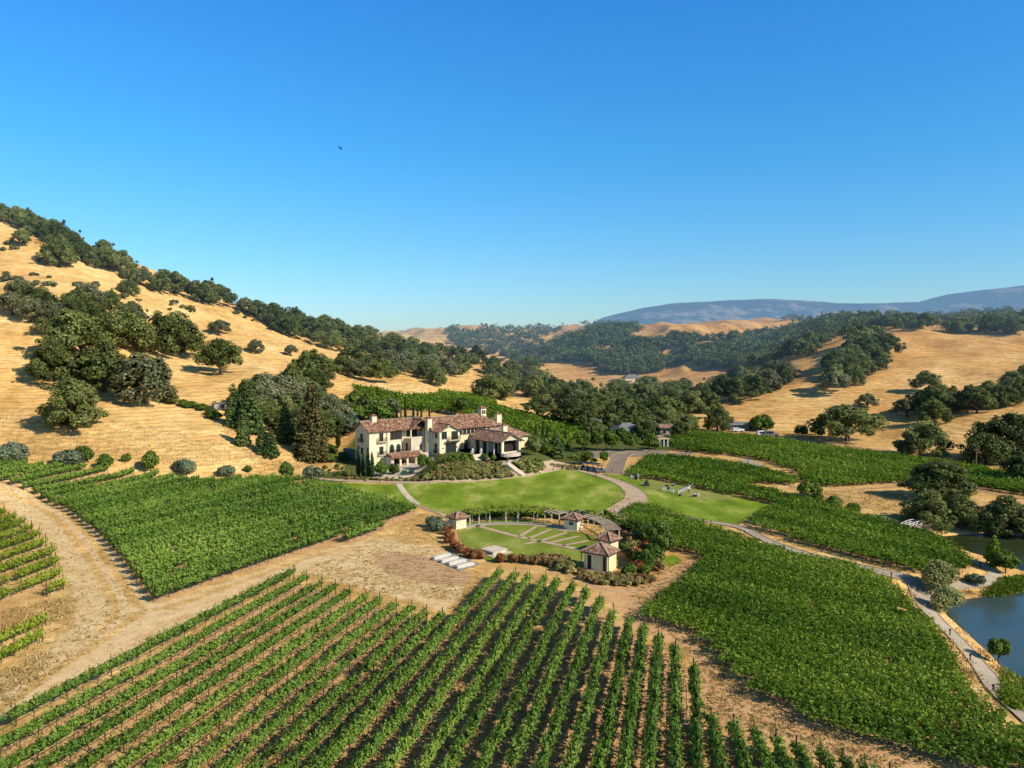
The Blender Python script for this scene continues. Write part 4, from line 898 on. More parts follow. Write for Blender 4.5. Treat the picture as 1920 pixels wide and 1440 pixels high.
# ---- trees one can point at
def px_h(u, v, top):
    """height of a tree whose foot shows at (u, v) and whose top shows at row top"""
    p = unproj([(u, v)])[0]; return (v - top) / FOC * p[1]
HERO = [
 ('oak_tall', 140, 805, 690, 'tall dark oak leaning over the bare golden slope, lowest of the big left clump', 1.2),
 ('oak_tall', 95, 715, 628, 'dark oak with a ragged arm reaching left on the left slope', 1.2),
 ('oak_grey', 275, 755, 655, 'grey-green rounded oak at the right end of the big left clump', 1.1),
 ('oak', 195, 735, 640, 'grey-green oak in the middle of the big left clump', 1.25),
 ('oak', 150, 690, 585, 'broad dark oak high in the big left clump', 1.2),
 ('oak', 325, 668, 582, 'broad dark oak right above the grey-green one on the left slope', 1.25),
 ('oak', 235, 655, 575, 'dark oak at the top of the big left clump', 1.2),
 ('oak', 415, 700, 636, 'lone leaning oak on the golden slope right of the big clump', 1.25),
 ('oak_grey', 410, 628, 598, 'small lone oak high on the open left slope', 1.25),
 ('oak_grey', 480, 662, 634, 'smallest lone round oak on the open left slope', 1.0),
 ('oak_grey', 545, 668, 645, 'small greyish oak above the spreading oak by the ridge', 1.1),
 ('oak', 590, 715, 657, 'wide spreading oak with light grey limbs behind the conifers', 1.5),
 ('oak', 38, 462, 430, 'round lone oak near the top left crest', 1.1),
 ('oak', 110, 500, 440, 'tall tree standing out at the crest of the left hill', 0.9),
 ('oak_grey', 95, 498, 460, 'pale grey tree beside the tall crest tree', 0.8),
 ('oak', 240, 552, 520, 'round dark oak on the upper slope below the ridge line', 1.1),
 ('oak', 1590, 828, 760, 'large dark oak on the flat foot of the right hill beside the two poles', 1.6),
 ('oak', 1345, 808, 757, 'tall dense tree at the far edge of the upper vineyard', 1.0),
 ('round_bush', 1425, 808, 771, 'bright green round tree beside the parked white vehicles', 1.2),
 ('oak', 1745, 775, 722, 'wide oak on the lower slope of the right hill', 1.5),
 ('oak_grey', 1700, 782, 745, 'small open oak left of the wide oak on the right slope', 1.3),
 ('oak', 1730, 855, 788, 'dark oak at the foot of the right hill above the big lakeside oak', 1.4),
 ('oak_tall', 1755, 935, 850, 'big dark oak rising from the edge of the upper vineyard', 1.9),
 ('oak', 1850, 870, 805, 'open oak with drooping tufts by the farm road', 1.1),
 ('oak', 1890, 862, 775, 'tall oak behind the drooping one near the right edge', 1.2),
 ('oak', 1928, 905, 830, 'dark oak cut by the right edge above the vineyard', 1.0),
 ('oak_tall', 1735, 990, 915, 'dense dark tree overhanging the channel behind the footbridge', 1.5),
 ('oak_tall', 1800, 990, 915, 'dense dark tree right of the footbridge on the channel bank', 1.3),
 ('oak_tall', 1880, 1005, 925, 'black-shadowed tree over the water near the right edge', 1.5),
 ('oak_tall', 1935, 1005, 930, 'dark waterside tree cut by the right edge', 1.4),
 ('oak_grey', 1625, 765, 735, 'small oak in the gully of the right hill', 1.2),
 ('oak', 1010, 782, 740, 'dark spreading oak on the golden knoll behind the villa', 1.6),
 ('oak', 1075, 800, 745, 'dense oak right of the knoll behind the villa', 1.4),
 ('oak', 925, 748, 695, 'large dark oak group over the small vine plot', 1.5),
 ('round_tree', 862, 782, 742, 'rounded green tree just behind the villa roof', 1.1),
 ('round_bush', 905, 812, 780, 'tree rising right behind the villa bell turret', 1.2),
]
for kind, u, v, top, label, wide in HERO: plant(kind, u, v, max(2.5, px_h(u, v, top)), label, 'tree', None, None, wide)
CONE = [('conifer', 440, 800, 722, 'dark pointed conifer at the left end of the grove beside the shed'), ('conifer', 470, 812, 722, 'tall dark conifer second from the left in the grove'), ('conifer', 492, 850, 790, 'bushy low conifer at the front of the grove'),
        ('conifer', 508, 858, 800, 'small pointed conifer at the front right of the grove'), ('conifer', 536, 832, 752, 'dark narrow conifer in the middle of the grove'), ('conifer_brown', 585, 862, 706, 'tallest conifer, browning, beside the villa'),
        ('conifer', 560, 815, 735, 'conifer half hidden behind the browning one'), ('conifer', 455, 835, 775, 'dark conifer low on the left of the grove'), ('conifer', 1042, 858, 808, 'broad dark conifer right of the villa by the forecourt')]
for kind, u, v, top, label in CONE: plant(kind, u, v, px_h(u, v, top), label, 'tree', None, None, 1.25 if u == 1042 else 1.0)
for u, v, top, label in ((500, 790, 708, 'ragged brown-green oak behind the conifer grove'), (545, 780, 700, 'tall brown-green oak at the top of the grove'), (575, 770, 705, 'dead-topped oak rising above the grove')):
    plant('oak_grey', u, v, px_h(u, v, top), label, 'tree', None, None, 1.0)
# cypresses
for k, (u, v, top) in enumerate([(672, 893, 832), (681, 894, 842), (690, 896, 838), (698, 897, 840)]):
    plant('cypress', u, v, px_h(u, v, top), '%s slim cypress from the left in the cluster at the villa corner' % ORD[k], 'tree', 'cypresses at the left corner of the villa')
for k, (u, v, top) in enumerate([(634, 840, 780), (1018, 835, 786), (1026, 842, 796), (1005, 832, 790), (1060, 832, 800)]):
    plant('cypress', u, v, px_h(u, v, top), ['lone dark cypress between the grove and the villa', 'tall cypress right of the villa on the terraced slope', 'shorter cypress beside the tall one right of the villa', 'slim cypress nearest the villa chimneys', 'cypress right of the broad dark conifer'][k], 'tree')
for k, u in enumerate((738, 744, 752, 760, 775, 783, 790, 805)):
    plant('cypress', u, 786 + (k % 3) * 2, (5.5, 6.5, 5, 7, 6, 5.2, 6.2, 5)[k], 'slim cypress in the line behind the villa roof, %s from the left' % ORD[k], 'tree', 'cypresses in a line behind the villa', None, .8)
# the row of bushes between the left vineyard and the slope
BUSH = [('olive', 18, 868, 815, 'large grey-green olive at the left edge above the vineyard', 1.1), ('olive', 128, 873, 832, 'wide grey olive above the vineyard, left of three bushes', 1.1), ('round_bush', 158, 870, 828, 'yellow-green bush tucked behind the wide grey olive', 0.9),
        ('round_bush', 196, 880, 846, 'round green bush at the top edge of the left vineyard', 1.0), ('round_bush', 236, 866, 847, 'smallest round bush on the slope above the vineyard', 0.9), ('round_bush', 283, 884, 838, 'tall dark green round bush above the vineyard', 0.85),
        ('olive', 343, 890, 850, 'spiky grey-green olive above the vineyard', 1.0), ('olive', 425, 893, 864, 'small grey olive above the middle of the vineyard', 1.0), ('round_bush', 465, 885, 870, 'tiny green bush right of the small grey olive', 1.1),
        ('round_bush', 536, 898, 860, 'rounded bright green tree at the right end of the bush row', 0.85), ('olive', 588, 898, 864, 'rounded grey olive beside the start of the gravel path', 1.0), ('olive', 640, 815, 760, 'silvery olive tree behind the lone cypress', 1.0),
        ('olive', 660, 800, 765, 'grey olive beside the villa left gable', 1.0)]
for kind, u, v, top, label, wide in BUSH: plant(kind, u, v, max(1.2, px_h(u, v, top)), label, 'tree' if kind == 'olive' else 'bush', None, None, wide)
# forecourt, car park and valley trees
for k, (u, v, top) in enumerate([(1092, 848, 808), (1120, 846, 808), (1147, 846, 807), (1182, 846, 812), (1218, 846, 812)]):
    plant('round_tree', u, v, px_h(u, v, top), '%s round pruned tree from the left in the row along the car park' % ORD[k], 'tree', 'round trees along the car park')
for u, v, top, label in ((1100, 872, 845, 'round tree behind the parked utility carts'), (1132, 870, 846, 'round tree at the bend of the asphalt drive'), (1065, 850, 825, 'low green tree beside the broad dark conifer')):
    plant('round_tree', u, v, px_h(u, v, top), label, 'tree')
plant('poplar', 1862, 1062, px_h(1862, 1062, 1002), 'yellow-green poplar on the spit by the lake', 'tree', None, None, 1.3)
plant('poplar', 1847, 1048, px_h(1847, 1048, 1030), 'small yellow-green sapling left of the poplar', 'tree', None, None, 1.2)
plant('round_tree', 1885, 1075, px_h(1885, 1075, 1032), 'dark rounded tree overhanging the lake shore', 'tree', None, None, 1.5)
plant('round_tree', 1872, 1247, px_h(1872, 1247, 1193), 'lone small leafy tree standing beside the lake path', 'tree', None, None, 0.95)
plant('willow', 1762, 1112, px_h(1762, 1112, 1040), 'willow at the fork of the lake path', 'tree', None, None, 1.15)
plant('willow', 1776, 1150, px_h(1776, 1150, 1088), 'lower willow with brown patches beside the lake', 'tree', None, None, 1.1)
plant('olive', 1828, 1095, px_h(1828, 1095, 1068), 'grey-green bush beside the short lake path', 'bush')
for u, v, top, label in ((1515, 930, 893, 'fluffy bright green tree above the wedge vineyard'), (1563, 952, 925, 'bright green bush row beyond the wedge vineyard, left one'), (1600, 962, 938, 'bright green small bush beyond the wedge vineyard'), (1535, 940, 920, 'dark green bush beyond the wedge vineyard')):
    plant('round_bush', u, v, px_h(u, v, top), label, 'bush', None, None, 1.2)
for u, v, top in ((1640, 978, 960), (1660, 985, 962), (1678, 992, 968)): plant('olive', u, v, px_h(u, v, top), 'pale grey-green bush on the bank left of the footbridge', 'bush', 'pale bushes left of the footbridge', None, 1.2)
# green hedge on the left slope
HG = [(308, 752), (325, 757), (343, 762), (360, 766), (378, 770), (395, 778), (403, 786)]
for k, (u, v) in enumerate(HG): plant('round_bush', u, v, 2.6, '%s bush from the left in the bright hedge crossing the left slope' % ORD[k], 'bush', 'bright hedge bushes on the left slope', None, 1.6)

# ---- oaks too many to name one by one: scattered inside outlines read off the photograph
def scatter(poly, n, seed, dmin):
    rng = np.random.default_rng(seed); P = np.array(poly, float); out = []; c = []
    cand = np.column_stack([rng.uniform(P[:, 0].min(), P[:, 0].max(), n * 14), rng.uniform(P[:, 1].min(), P[:, 1].max(), n * 14)])
    cand = cand[inpoly(cand[:, 0], cand[:, 1], P)][:n * 5]
    if len(cand) == 0: return np.zeros((0, 3))
    W = unproj(cand, 0)
    for w_ in W:
        if w_[1] > 2500: continue
        if all((w_[0] - q[0]) ** 2 + (w_[1] - q[1]) ** 2 > dmin ** 2 for q in out): out.append(w_)
        if len(out) >= n: break
    return np.array(out)
GROVES = [  # outline, count, spacing, heights, mix of grey, label
 ([(0, 412), (60, 425), (130, 462), (210, 500), (280, 535), (280, 542), (200, 512), (140, 482), (60, 440), (0, 420)], 46, 4.5, (8, 12), .15, 'dark oak in the row along the upper crest of the left hill'),
 ([(280, 535), (350, 552), (430, 575), (520, 605), (560, 625), (540, 630), (440, 585), (350, 560), (280, 545)], 44, 5.5, (8, 12), .1, 'dark oak in the row along the middle crest of the left hill'),
 ([(540, 600), (620, 625), (700, 645), (700, 665), (640, 662), (560, 640), (520, 615)], 34, 7, (8, 12), .1, 'dark oak on the lower crest of the left hill'),
 ([(0, 560), (60, 565), (90, 585), (60, 605), (0, 600)], 11, 7, (8, 11), .3, 'oak in the shaded wood at the left edge'),
 ([(70, 585), (150, 570), (250, 590), (260, 640), (170, 650), (100, 640)], 10, 8, (9, 12), .3, 'oak inside the big clump on the left slope'),
 ([(640, 690), (700, 665), (760, 672), (820, 690), (870, 705), (850, 722), (780, 728), (700, 720), (640, 712)], 26, 9, (8, 12), .45, 'oak in the mixed wood above the hillside vineyard'),
 ([(700, 655), (800, 660), (900, 680), (990, 712), (960, 730), (880, 705), (800, 685), (740, 672)], 40, 11, (8, 12), .12, 'dark oak in the dense wood on the middle ridge'),
 ([(900, 700), (1000, 715), (1080, 735), (1160, 775), (1130, 790), (1050, 755), (960, 740)], 34, 10, (8, 12), .15, 'dark oak in the wood running down the middle ridge'),
 ([(1090, 760), (1180, 775), (1250, 790), (1290, 800), (1240, 812), (1150, 808), (1080, 800)], 26, 8, (8, 12), .1, 'tree in the wooded valley bottom behind the houses'),
 ([(1150, 735), (1250, 735), (1330, 760), (1300, 790), (1220, 775), (1150, 760)], 22, 9, (9, 12), .1, 'tree in the wooded valley floor beyond the houses'),
 ([(1300, 745), (1350, 725), (1400, 712), (1480, 705), (1490, 728), (1430, 755), (1380, 762), (1310, 775)], 22, 9, (9, 12), .1, 'oak in the belt at the foot of the right spur'),
 ([(1600, 652), (1650, 640), (1668, 665), (1645, 700), (1600, 735), (1550, 752), (1538, 735), (1572, 692)], 26, 8, (10, 13), .08, 'dark oak in the gully wood of the right hill'),
 ([(1560, 620), (1640, 605), (1720, 608), (1720, 622), (1640, 628), (1590, 638), (1550, 650), (1490, 675), (1420, 698), (1400, 690), (1490, 640)], 36, 9, (9, 12), .1, 'dark oak on the near crest of the right hill'),
 ([(1720, 602), (1800, 605), (1920, 615), (1920, 630), (1820, 628), (1720, 622)], 40, 8, (9, 13), .1, 'dark oak along the upper crest of the right hill'),
 ([(1800, 760), (1860, 740), (1920, 725), (1920, 755), (1860, 775), (1810, 785)], 12, 8, (8, 11), .1, 'oak in the dark belt on the right slope near the right edge'),
 ([(1720, 735), (1800, 740), (1810, 775), (1760, 800), (1720, 790)], 7, 8, (7, 10), .2, 'oak in the open group on the lower right slope'),
 ([(1500, 815), (1545, 812), (1540, 825), (1500, 822)], 4, 5, (3, 5), 0, 'low bush beside the farm road below the right hill'),
 ([(640, 760), (740, 772), (760, 785), (690, 800), (640, 790)], 8, 6, (5, 8), .3, 'tree in the thicket behind the left wing of the villa'),
 ([(455, 775), (500, 740), (560, 715), (610, 735), (640, 790), (610, 840), (540, 835), (480, 815)], 22, 5, (8, 12), .3, 'leafy oak filling the grove left of the villa'),
 ([(590, 850), (640, 850), (650, 868), (610, 875)], 6, 4, (3, 4), 0, 'low green tree beside the left gable of the villa'),
 ([(992, 838), (1014, 832), (1024, 852), (1002, 857)], 6, 3, (3.5, 5), 0, 'leafy tree crowding the right end of the villa'),
]
CAND = []
for gi, (poly, n, dm, (ha, hb), grey, label) in enumerate(GROVES):
    for q in scatter(poly, n, 500 + gi, dm):
        low = hb <= 8; kind = 'oak_grey' if random.random() < grey else ('round_bush' if low and random.random() < .6 else 'oak')
        CAND.append((random.uniform(ha, hb) , kind, q, label))
CAND.sort(key=lambda c: -c[0] / c[2][1]); EXTRA = []; kept = 0
for h, kind, q, label in CAND:
    if kind != 'round_bush':
        kept += 1
        if kept > 238: EXTRA.append((q[0], q[1], q[2], h)); continue
    plant(kind, h=h, label=label, cat='tree', group=label.replace('dark oak', 'dark oaks').replace('oak in', 'oaks in').replace('tree in', 'trees in').replace('low bush', 'low bushes'), xy=(q[0], q[1]), wide=random.uniform(.95, 1.25), parts=q[1] < 330)
# scrub on the left slope
for gi, (poly, n) in enumerate([([(0, 500), (60, 510), (130, 530), (100, 545), (0, 530)], 9), ([(130, 520), (260, 545), (270, 580), (200, 575), (140, 545)], 14), ([(440, 580), (480, 585), (480, 605), (445, 600)], 5), ([(0, 455), (30, 462), (30, 480), (0, 475)], 3), ([(300, 560), (350, 575), (340, 590), (300, 580)], 4)]):
    for q in scatter(poly, n, 700 + gi, 4): plant('scrub', h=random.uniform(1.5, 3), label='low scrub bush on the open golden left slope', cat='bush', group='scrub bushes on the left slope', xy=(q[0], q[1]), wide=random.uniform(1, 1.6), parts=False)

# ---- the far-off woods read as one mass
def far_wood():
    rng = np.random.default_rng(77); T = []
    WOODS = [([(830, 612), (900, 598), (1000, 604), (1060, 610), (1100, 645), (1050, 700), (1000, 700), (950, 675), (900, 660), (840, 645)], 1300),
             ([(1060, 610), (1160, 602), (1230, 632), (1330, 640), (1480, 620), (1560, 608), (1560, 640), (1480, 670), (1420, 690), (1330, 695), (1200, 705), (1100, 700), (1050, 670)], 3000),
             ([(1460, 600), (1560, 588), (1700, 592), (1860, 588), (1920, 595), (2050, 590), (2050, 618), (1920, 612), (1700, 612), (1560, 630)], 600)]
    for poly, n in WOODS:
        P = np.array(poly, float); c = np.column_stack([rng.uniform(P[:, 0].min(), P[:, 0].max(), n * 3), rng.uniform(P[:, 1].min(), P[:, 1].max(), n * 3)]); c = c[inpoly(c[:, 0], c[:, 1], P)][:n]
        q = unproj(c); print('wood', len(c), np.percentile(q[:, 1], [0, 10, 25, 50, 75, 90, 100]).round()); q = q[(q[:, 1] < 2500) & (q[:, 1] > 480)]
        # clearings: open grass patches
        open_ = fbm(q[:, 0] / 75, q[:, 1] / 140, 55, 3); q = q[open_ < 0.40]; T.append(q)
    T = np.concatenate(T)
    GR = [(1055, 608, 1100, 628), (860, 608, 905, 622), (1110, 650, 1150, 668), (1400, 602, 1425, 618), (1010, 632, 1040, 645), (1000, 680, 1130, 712), (1220, 696, 1350, 716), (1178, 622, 1252, 644), (1290, 640, 1380, 654), (1530, 588, 1600, 600)]
    u, v = proj(T); ok = np.ones(len(T), bool)
    for a, b, c_, d in GR: ok &= ~(((u - (a + c_) / 2) / (c_ - a) * 2) ** 2 + ((v - (b + d) / 2) / (d - b) * 2) ** 2 < 1)
    T = T[ok]
    VV = []; FF = []; RR = []; b = 0
    for x, y, z, h in [(*p, rng.uniform(5.5, 10.5)) for p in T] + EXTRA:
        w_ = h * rng.uniform(.9, 1.25); m = 4 if y > 620 else 9
        cl = [(x + rng.normal(0, w_ * .2), y + rng.normal(0, w_ * .2), z + h * rng.uniform(.35, .72), w_ * rng.uniform(.22, .32) * (1 if m == 4 else .8)) for _ in range(m)]
        V, F, leaf_tone = cloud(cl, 800 if y < 620 else 90 if y < 1000 else 50, .6 if y < 620 else 1.15, rng); VV.append(V); FF.append(F + b); RR.append(leaf_tone * .8 + rng.uniform(0, .2)); b += len(V)
    me = mesh_np('distant_woods', np.concatenate(VV), np.concatenate(FF), M['oak'], None, np.concatenate(RR))
    tag(link('distant_woods', me), 'hazy dark oak woods covering the far hills', 'woods', kind='stuff'); print('far', len(T))
far_wood()
# ------------------------------------------------------------------ the villa.  local x runs along the facade, local -y is the front
PHI = R(50)
VX, VY = -38.3, 210.7
def vw(u, v): return (VX + math.sin(PHI) * u + math.cos(PHI) * v, VY + math.cos(PHI) * u - math.sin(PHI) * v)
villa = thing('villa', 'large cream Mediterranean villa with red clay tile roofs, chimneys and a bell turret', 'villa', (VX, VY, 0), math.pi / 2 - PHI)
def vbox(name, u0, u1, v0, v1, z0, z1, mat='stucco', parent=None): return MB().box(u0, u1, -v1, -v0, z0, z1).build(name, M[mat], parent or villa)

def roof_mesh(name, panels, mat, parent, th=0.22, loc=None, rz=None):
    """panels: lists of 3D corners, first edge = eave.  gives each a thickness and tile coordinates"""
    me = bpy.data.meshes.new(name); V = []; F = []; UV = []
    for P in panels:
        P = [Vector(p) for p in P]; n = (P[1] - P[0]).cross(P[2] - P[0]).normalized()
        if n.z < 0: P = [P[1], P[0]] + P[2:][::-1]; n = (P[1] - P[0]).cross(P[2] - P[0]).normalized()
        ex = (P[1] - P[0]).normalized(); ey = n.cross(ex); b = len(V); k = len(P)
        V += [tuple(p) for p in P] + [tuple(p - n * th) for p in P]; uv = [((p - P[0]).dot(ex), (p - P[0]).dot(ey)) for p in P] * 2
        fs = [tuple(range(k)), tuple(range(k, 2 * k))[::-1]] + [((i + 1) % k, i, k + i, k + (i + 1) % k) for i in range(k)]
        for f in fs: F.append(tuple(b + i for i in f)); UV += [uv[i] for i in f]
    me.from_pydata(V, [], F); me.materials.append(mat); l = me.uv_layers.new(name='UVMap'); l.data.foreach_set('uv', np.array(UV, np.float32).ravel()); me.update()
    return link(name, me, parent, loc, rz)
def caps(lines, parent, w=0.28, mat='ridge'):
    s = MB()
    for a, b in lines: s.bar((a[0], a[1], a[2] + .05), (b[0], b[1], b[2] + .05), w, .14)
    return s.build('ridge_cap', M[mat], parent)
def gable(name, u0, u1, v0, v1, ze, zr, axis='u', hipA=0.0, hipB=0.0, mat='roof', parent=None, oh=0.75, sag=0.45):
    """gable or hipped roof over a rectangle (outer wall lines); hipA/hipB pull the ridge ends in"""
    parent = parent or villa; a0, a1, b0, b1 = u0 - oh, u1 + oh, v0 - oh, v1 + oh
    if axis == 'u':
        m = (b0 + b1) / 2; zz = ze - sag * (zr - ze) / ((v1 - v0) / 2) * oh * 1.0 / sag if False else ze - (zr - ze) / ((v1 - v0) / 2) * oh
        A, B, C_, D = (a0, -b1, zz), (a1, -b1, zz), (a1, -b0, zz), (a0, -b0, zz); r0 = (a0 + (hipA + oh if hipA else 0), -m, zr); r1 = (a1 - (hipB + oh if hipB else 0), -m, zr)
        pan = [[A, B, r1, r0], [C_, D, r0, r1]]
        if hipA: pan.append([D, A, r0])
        if hipB: pan.append([B, C_, r1])
    else:
        m = (a0 + a1) / 2; zz = ze - (zr - ze) / ((u1 - u0) / 2) * oh
        A, B, C_, D = (a0, -b1, zz), (a1, -b1, zz), (a1, -b0, zz), (a0, -b0, zz); r0 = (m, -(b1 - (hipA + oh if hipA else 0)), zr); r1 = (m, -(b0 + (hipB + oh if hipB else 0)), zr)
        pan = [[B, C_, r1, r0], [D, A, r0, r1]]
        if hipA: pan.append([A, B, r0])
        if hipB: pan.append([C_, D, r1])
    o = roof_mesh(name, pan, M[mat], parent)
    ln = [(r0, r1)]
    if hipA: ln += [(A, r0), ((D if axis == 'u' else B), r0)]
    if hipB: ln += [(C_, r1), ((B if axis == 'u' else D), r1)]
    caps(ln, o); return o
def gable_wall(u0, u1, v0, v1, z0, ze, zr, axis, mat='stucco', name='wall', parent=None):
    s = MB()
    if axis == 'u':
        m = -(v0 + v1) / 2
        P = [(-v1, z0), (-v0, z0), (-v0, ze), (m, zr - .12), (-v1, ze)]
        s.add([(u0, y, z) for y, z in P] + [(u1, y, z) for y, z in P], [(0, 4, 3, 2, 1), (5, 6, 7, 8, 9)] + [(k, (k + 1) % 5, 5 + (k + 1) % 5, 5 + k) for k in range(5)])
    else:
        m = (u0 + u1) / 2; P = [(u0, z0), (u1, z0), (u1, ze), (m, zr - .12), (u0, ze)]
        s.add([(x, -v1, z) for x, z in P] + [(x, -v0, z) for x, z in P], [(0, 1, 2, 3, 4), (9, 8, 7, 6, 5)] + [((k + 1) % 5, k, 5 + k, 5 + (k + 1) % 5) for k in range(5)])
    return s.build(name, M[mat], parent or villa)
def opening(kind, face, plane, a, z, w_, h, arch=False, mull=1, parent=None, pane='glass', shut=False):
    """window or door on a wall: frame mesh with the pane as its sub-part"""
    T = (lambda p, q, r: (p, -(plane + q), r)) if face == 'F' else (lambda p, q, r: (plane - q, -p, r))
    fr = MB(); t = .09
    def bx(s, p0, p1, q0, q1, r0, r1):
        vs = [T(p, q, r) for r in (r0, r1) for p, q in ((p0, q0), (p1, q0), (p1, q1), (p0, q1))]
        s.add(vs, [(0, 3, 2, 1), (4, 5, 6, 7), (0, 1, 5, 4), (1, 2, 6, 5), (2, 3, 7, 6), (3, 0, 4, 7)])
    bx(fr, a, a + t, .0, .12, z, z + h); bx(fr, a + w_ - t, a + w_, .0, .12, z, z + h)
    bx(fr, a - .12, a + w_ + .12, .0, .18, z - .14, z)
    for k in range(1, mull + 1): x = a + w_ * k / (mull + 1); bx(fr, x - .03, x + .03, .045, .11, z, z + h)
    bx(fr, a, a + w_, .0, .115, z + h * .98, z + h * .98 + .1)
    o = fr.build(kind, M['frame'], parent or villa)
    pn = MB(); pts = [(a + t, z), (a + w_ - t, z), (a + w_ - t, z + h)]
    if arch: pts += [(a + w_ / 2 + math.cos(q) * (w_ / 2 - t), z + h + math.sin(q) * (w_ / 2 - t)) for q in np.linspace(0.2, math.pi - .2, 7)]
    pts += [(a + t, z + h)]
    n = len(pts); vs = [T(p, .04, r) for p, r in pts] + [T(p, .002, r) for p, r in pts]
    pn.add(vs, [tuple(range(n)), tuple(range(n, 2 * n))[::-1]] + [((k + 1) % n, k, n + k, n + (k + 1) % n) for k in range(n)])
    pn.build('pane', M[pane], o); return o
def balcony(face, plane, a, z, w_, d=.9):
    T = (lambda p, q, r: (p, -(plane + q), r)) if face == 'F' else (lambda p, q, r: (plane - q, -p, r))
    s = MB()
    def bx(s, p0, p1, q0, q1, r0, r1): s.add([T(p, q, r) for r in (r0, r1) for p, q in ((p0, q0), (p1, q0), (p1, q1), (p0, q1))], [(0, 3, 2, 1), (4, 5, 6, 7), (0, 1, 5, 4), (1, 2, 6, 5), (2, 3, 7, 6), (3, 0, 4, 7)])
    bx(s, a, a + w_, 0.001, d, z - .2, z)
    for k in range(3): x = a + .2 + (w_ - .5) * k / 2; bx(s, x, x + .16, 0.001, d * .7, z - .5, z - .2)
    o = s.build('balcony', M['stone'], villa); r = MB(); n = int(w_ / .22)
    for k in range(n + 1): x = a + .03 + (w_ - .06) * k / n; r.bar(T(x, d - .06, z), T(x, d - .06, z + .95), .035)
    for x in (a + .03, a + w_ - .03):
        for q in np.arange(.15, d, .22): r.bar(T(x, q, z), T(x, q, z + .95), .035)
        r.bar(T(x, .03, z + .96), T(x, d - .06, z + .96), .05)
    r.bar(T(a, d - .06, z + .96), T(a + w_, d - .06, z + .96), .06); r.build('railing', M['iron'], o)
def chimney(u, v, z0, z1, w_=1.5, d=1.1, cap=True, name='chimney'):
    s = MB(); s.box(u - w_ / 2, u + w_ / 2, -v - d / 2, -v + d / 2, z0, z1 - .5); s.box(u - w_ / 2 - .12, u + w_ / 2 + .12, -v - d / 2 - .12, -v + d / 2 + .12, z1 - .5, z1 - .35)
    s.box(u - w_ * .42, u + w_ * .42, -v - d * .42, -v + d * .42, z1 - .35, z1)
    o = s.build(name, M['stucco'], villa)
    q = MB(); q.box(u - w_ * .18, u + w_ * .18, -v - d * .42 - .02, -v - d * .42 - .004, z1 - .32, z1 - .06); q.build('vent', M['dark'], o)
    if cap: a, b = w_ / 2 + .15, d / 2 + .15; P = [(u - a, -v - b, z1), (u + a, -v - b, z1), (u + a, -v + b, z1), (u - a, -v + b, z1)]; ap = (u, -v, z1 + .45); roof_mesh('chimney_cap', [[P[i], P[(i + 1) % 4], ap] for i in range(4)], M['roof'], o, .1)
    return o
# left wing
gable_wall(0, 10.3, -7.6, 0, -1.0, 10.1, 12.35, 'u'); gable('roof', 0, 17.5, -7.6, 0, 10.1, 12.35, 'u')
gable_wall(10.35, 17.9, -7.6, -2.6, -1.0, 9.8, 11.6, 'u')
vbox('wall', 12.6, 17.6, -2.6, 1.0, -1, 6.9, 'stone'); vbox('parapet', 12.5, 17.7, .8, 1.1, 6.91, 7.4, 'stone')
gable('roof', 13.2, 19.0, -6.0, 0.6, 10.4, 12.3, 'v', mat='roof')
vbox('column', 12.7, 13.0, .3, .6, 7.4, 9.7); vbox('column', 16.9, 17.2, .3, .6, 7.4, 9.7)
# centre block with the front gable
gable_wall(18.3, 25.2, -4.0, 6.6, -1.0, 9.2, 10.8, 'v'); gable('roof', 18.3, 25.2, -4.0, 6.6, 9.2, 10.8, 'v', mat='roof_l')
# main wing behind
vbox('wall', 18.0, 42.5, -6.4, 3.6, -1, 9.3); gable('roof', 18.0, 42.5, -6.4, 3.6, 9.5, 12.3, 'u', 0, 4.6)
# terrace level loggia wing, open on its left side and front
s = MB(); s.box(30.8, 34.0, -20.9, -3.6, 3.0, 7.2); s.box(33.5, 33.98, -22.6, -20.9, 3.0, 7.2); s.build('wall', M['stone'], villa)
gable('roof', 27.0, 34.0, 10.5, 23.0, 7.3, 9.2, 'v', mat='roof_l'); gable('roof', 31.0, 36.0, 3.7, 10.4, 6.9, 8.2, 'v', mat='roof_l', oh=.4)
MB().add([(27.05, -22.95, 7.2), (33.95, -22.95, 7.2), (30.5, -22.95, 9.0), (27.05, -22.6, 7.2), (33.95, -22.6, 7.2), (30.5, -22.6, 9.0)], [(0, 1, 2), (5, 4, 3), (0, 3, 4, 1), (1, 4, 5, 2), (2, 5, 3, 0)]).build('gable_wall', M['stone'], villa)
for v in (11.0, 13.8, 16.6, 19.4, 22.7): MB().box(27.1, 27.5, -v - .2, -v + .2, 3.0, 7.15).build('column', M['stucco'], villa)
MB().box(27.1, 27.9, -22.95, -22.5, 3.0, 7.2).build('pier', M['stucco'], villa); MB().box(33.2, 33.95, -22.95, -22.61, 3.0, 7.2).build('pier', M['stucco'], villa)
MB().box(27.9, 33.2, -22.9, -22.6, 3.0, 4.2).build('sill_wall', M['stone'], villa)
for k in range(4): opening('door', 'L', 30.8, 6.2 + 4.1 * k, 3.05, 2.2, 2.7, False, 1, None, 'dark')
MB().box(27.9, 33.4, -21.2, -20.95, 3.0, 7.1).build('painted_room_shade', M['dark'], villa)  # dark panel painted in for the shade inside the loggia
bay = MB(); n = 12; pts = [(30.4 + 3.2 * math.cos(a), -22.9 + 2.0 * math.sin(a)) for a in np.linspace(math.pi, 2 * math.pi, n)]; bay.prism(pts, -.6, 3.9).build('bay', M['stone'], villa)
MB().box(26.9, 34.1, -22.98, -9.5, -.8, 2.99).build('plinth', M['stone'], villa)
# right wing, lower
vbox('wall', 36.0, 46.0, 2.0, 12.0, 1.5, 6.6); gable('roof', 36.0, 46.0, 2.0, 12.0, 6.8, 8.8, 'u', 0, 3.5, mat='roof_l')
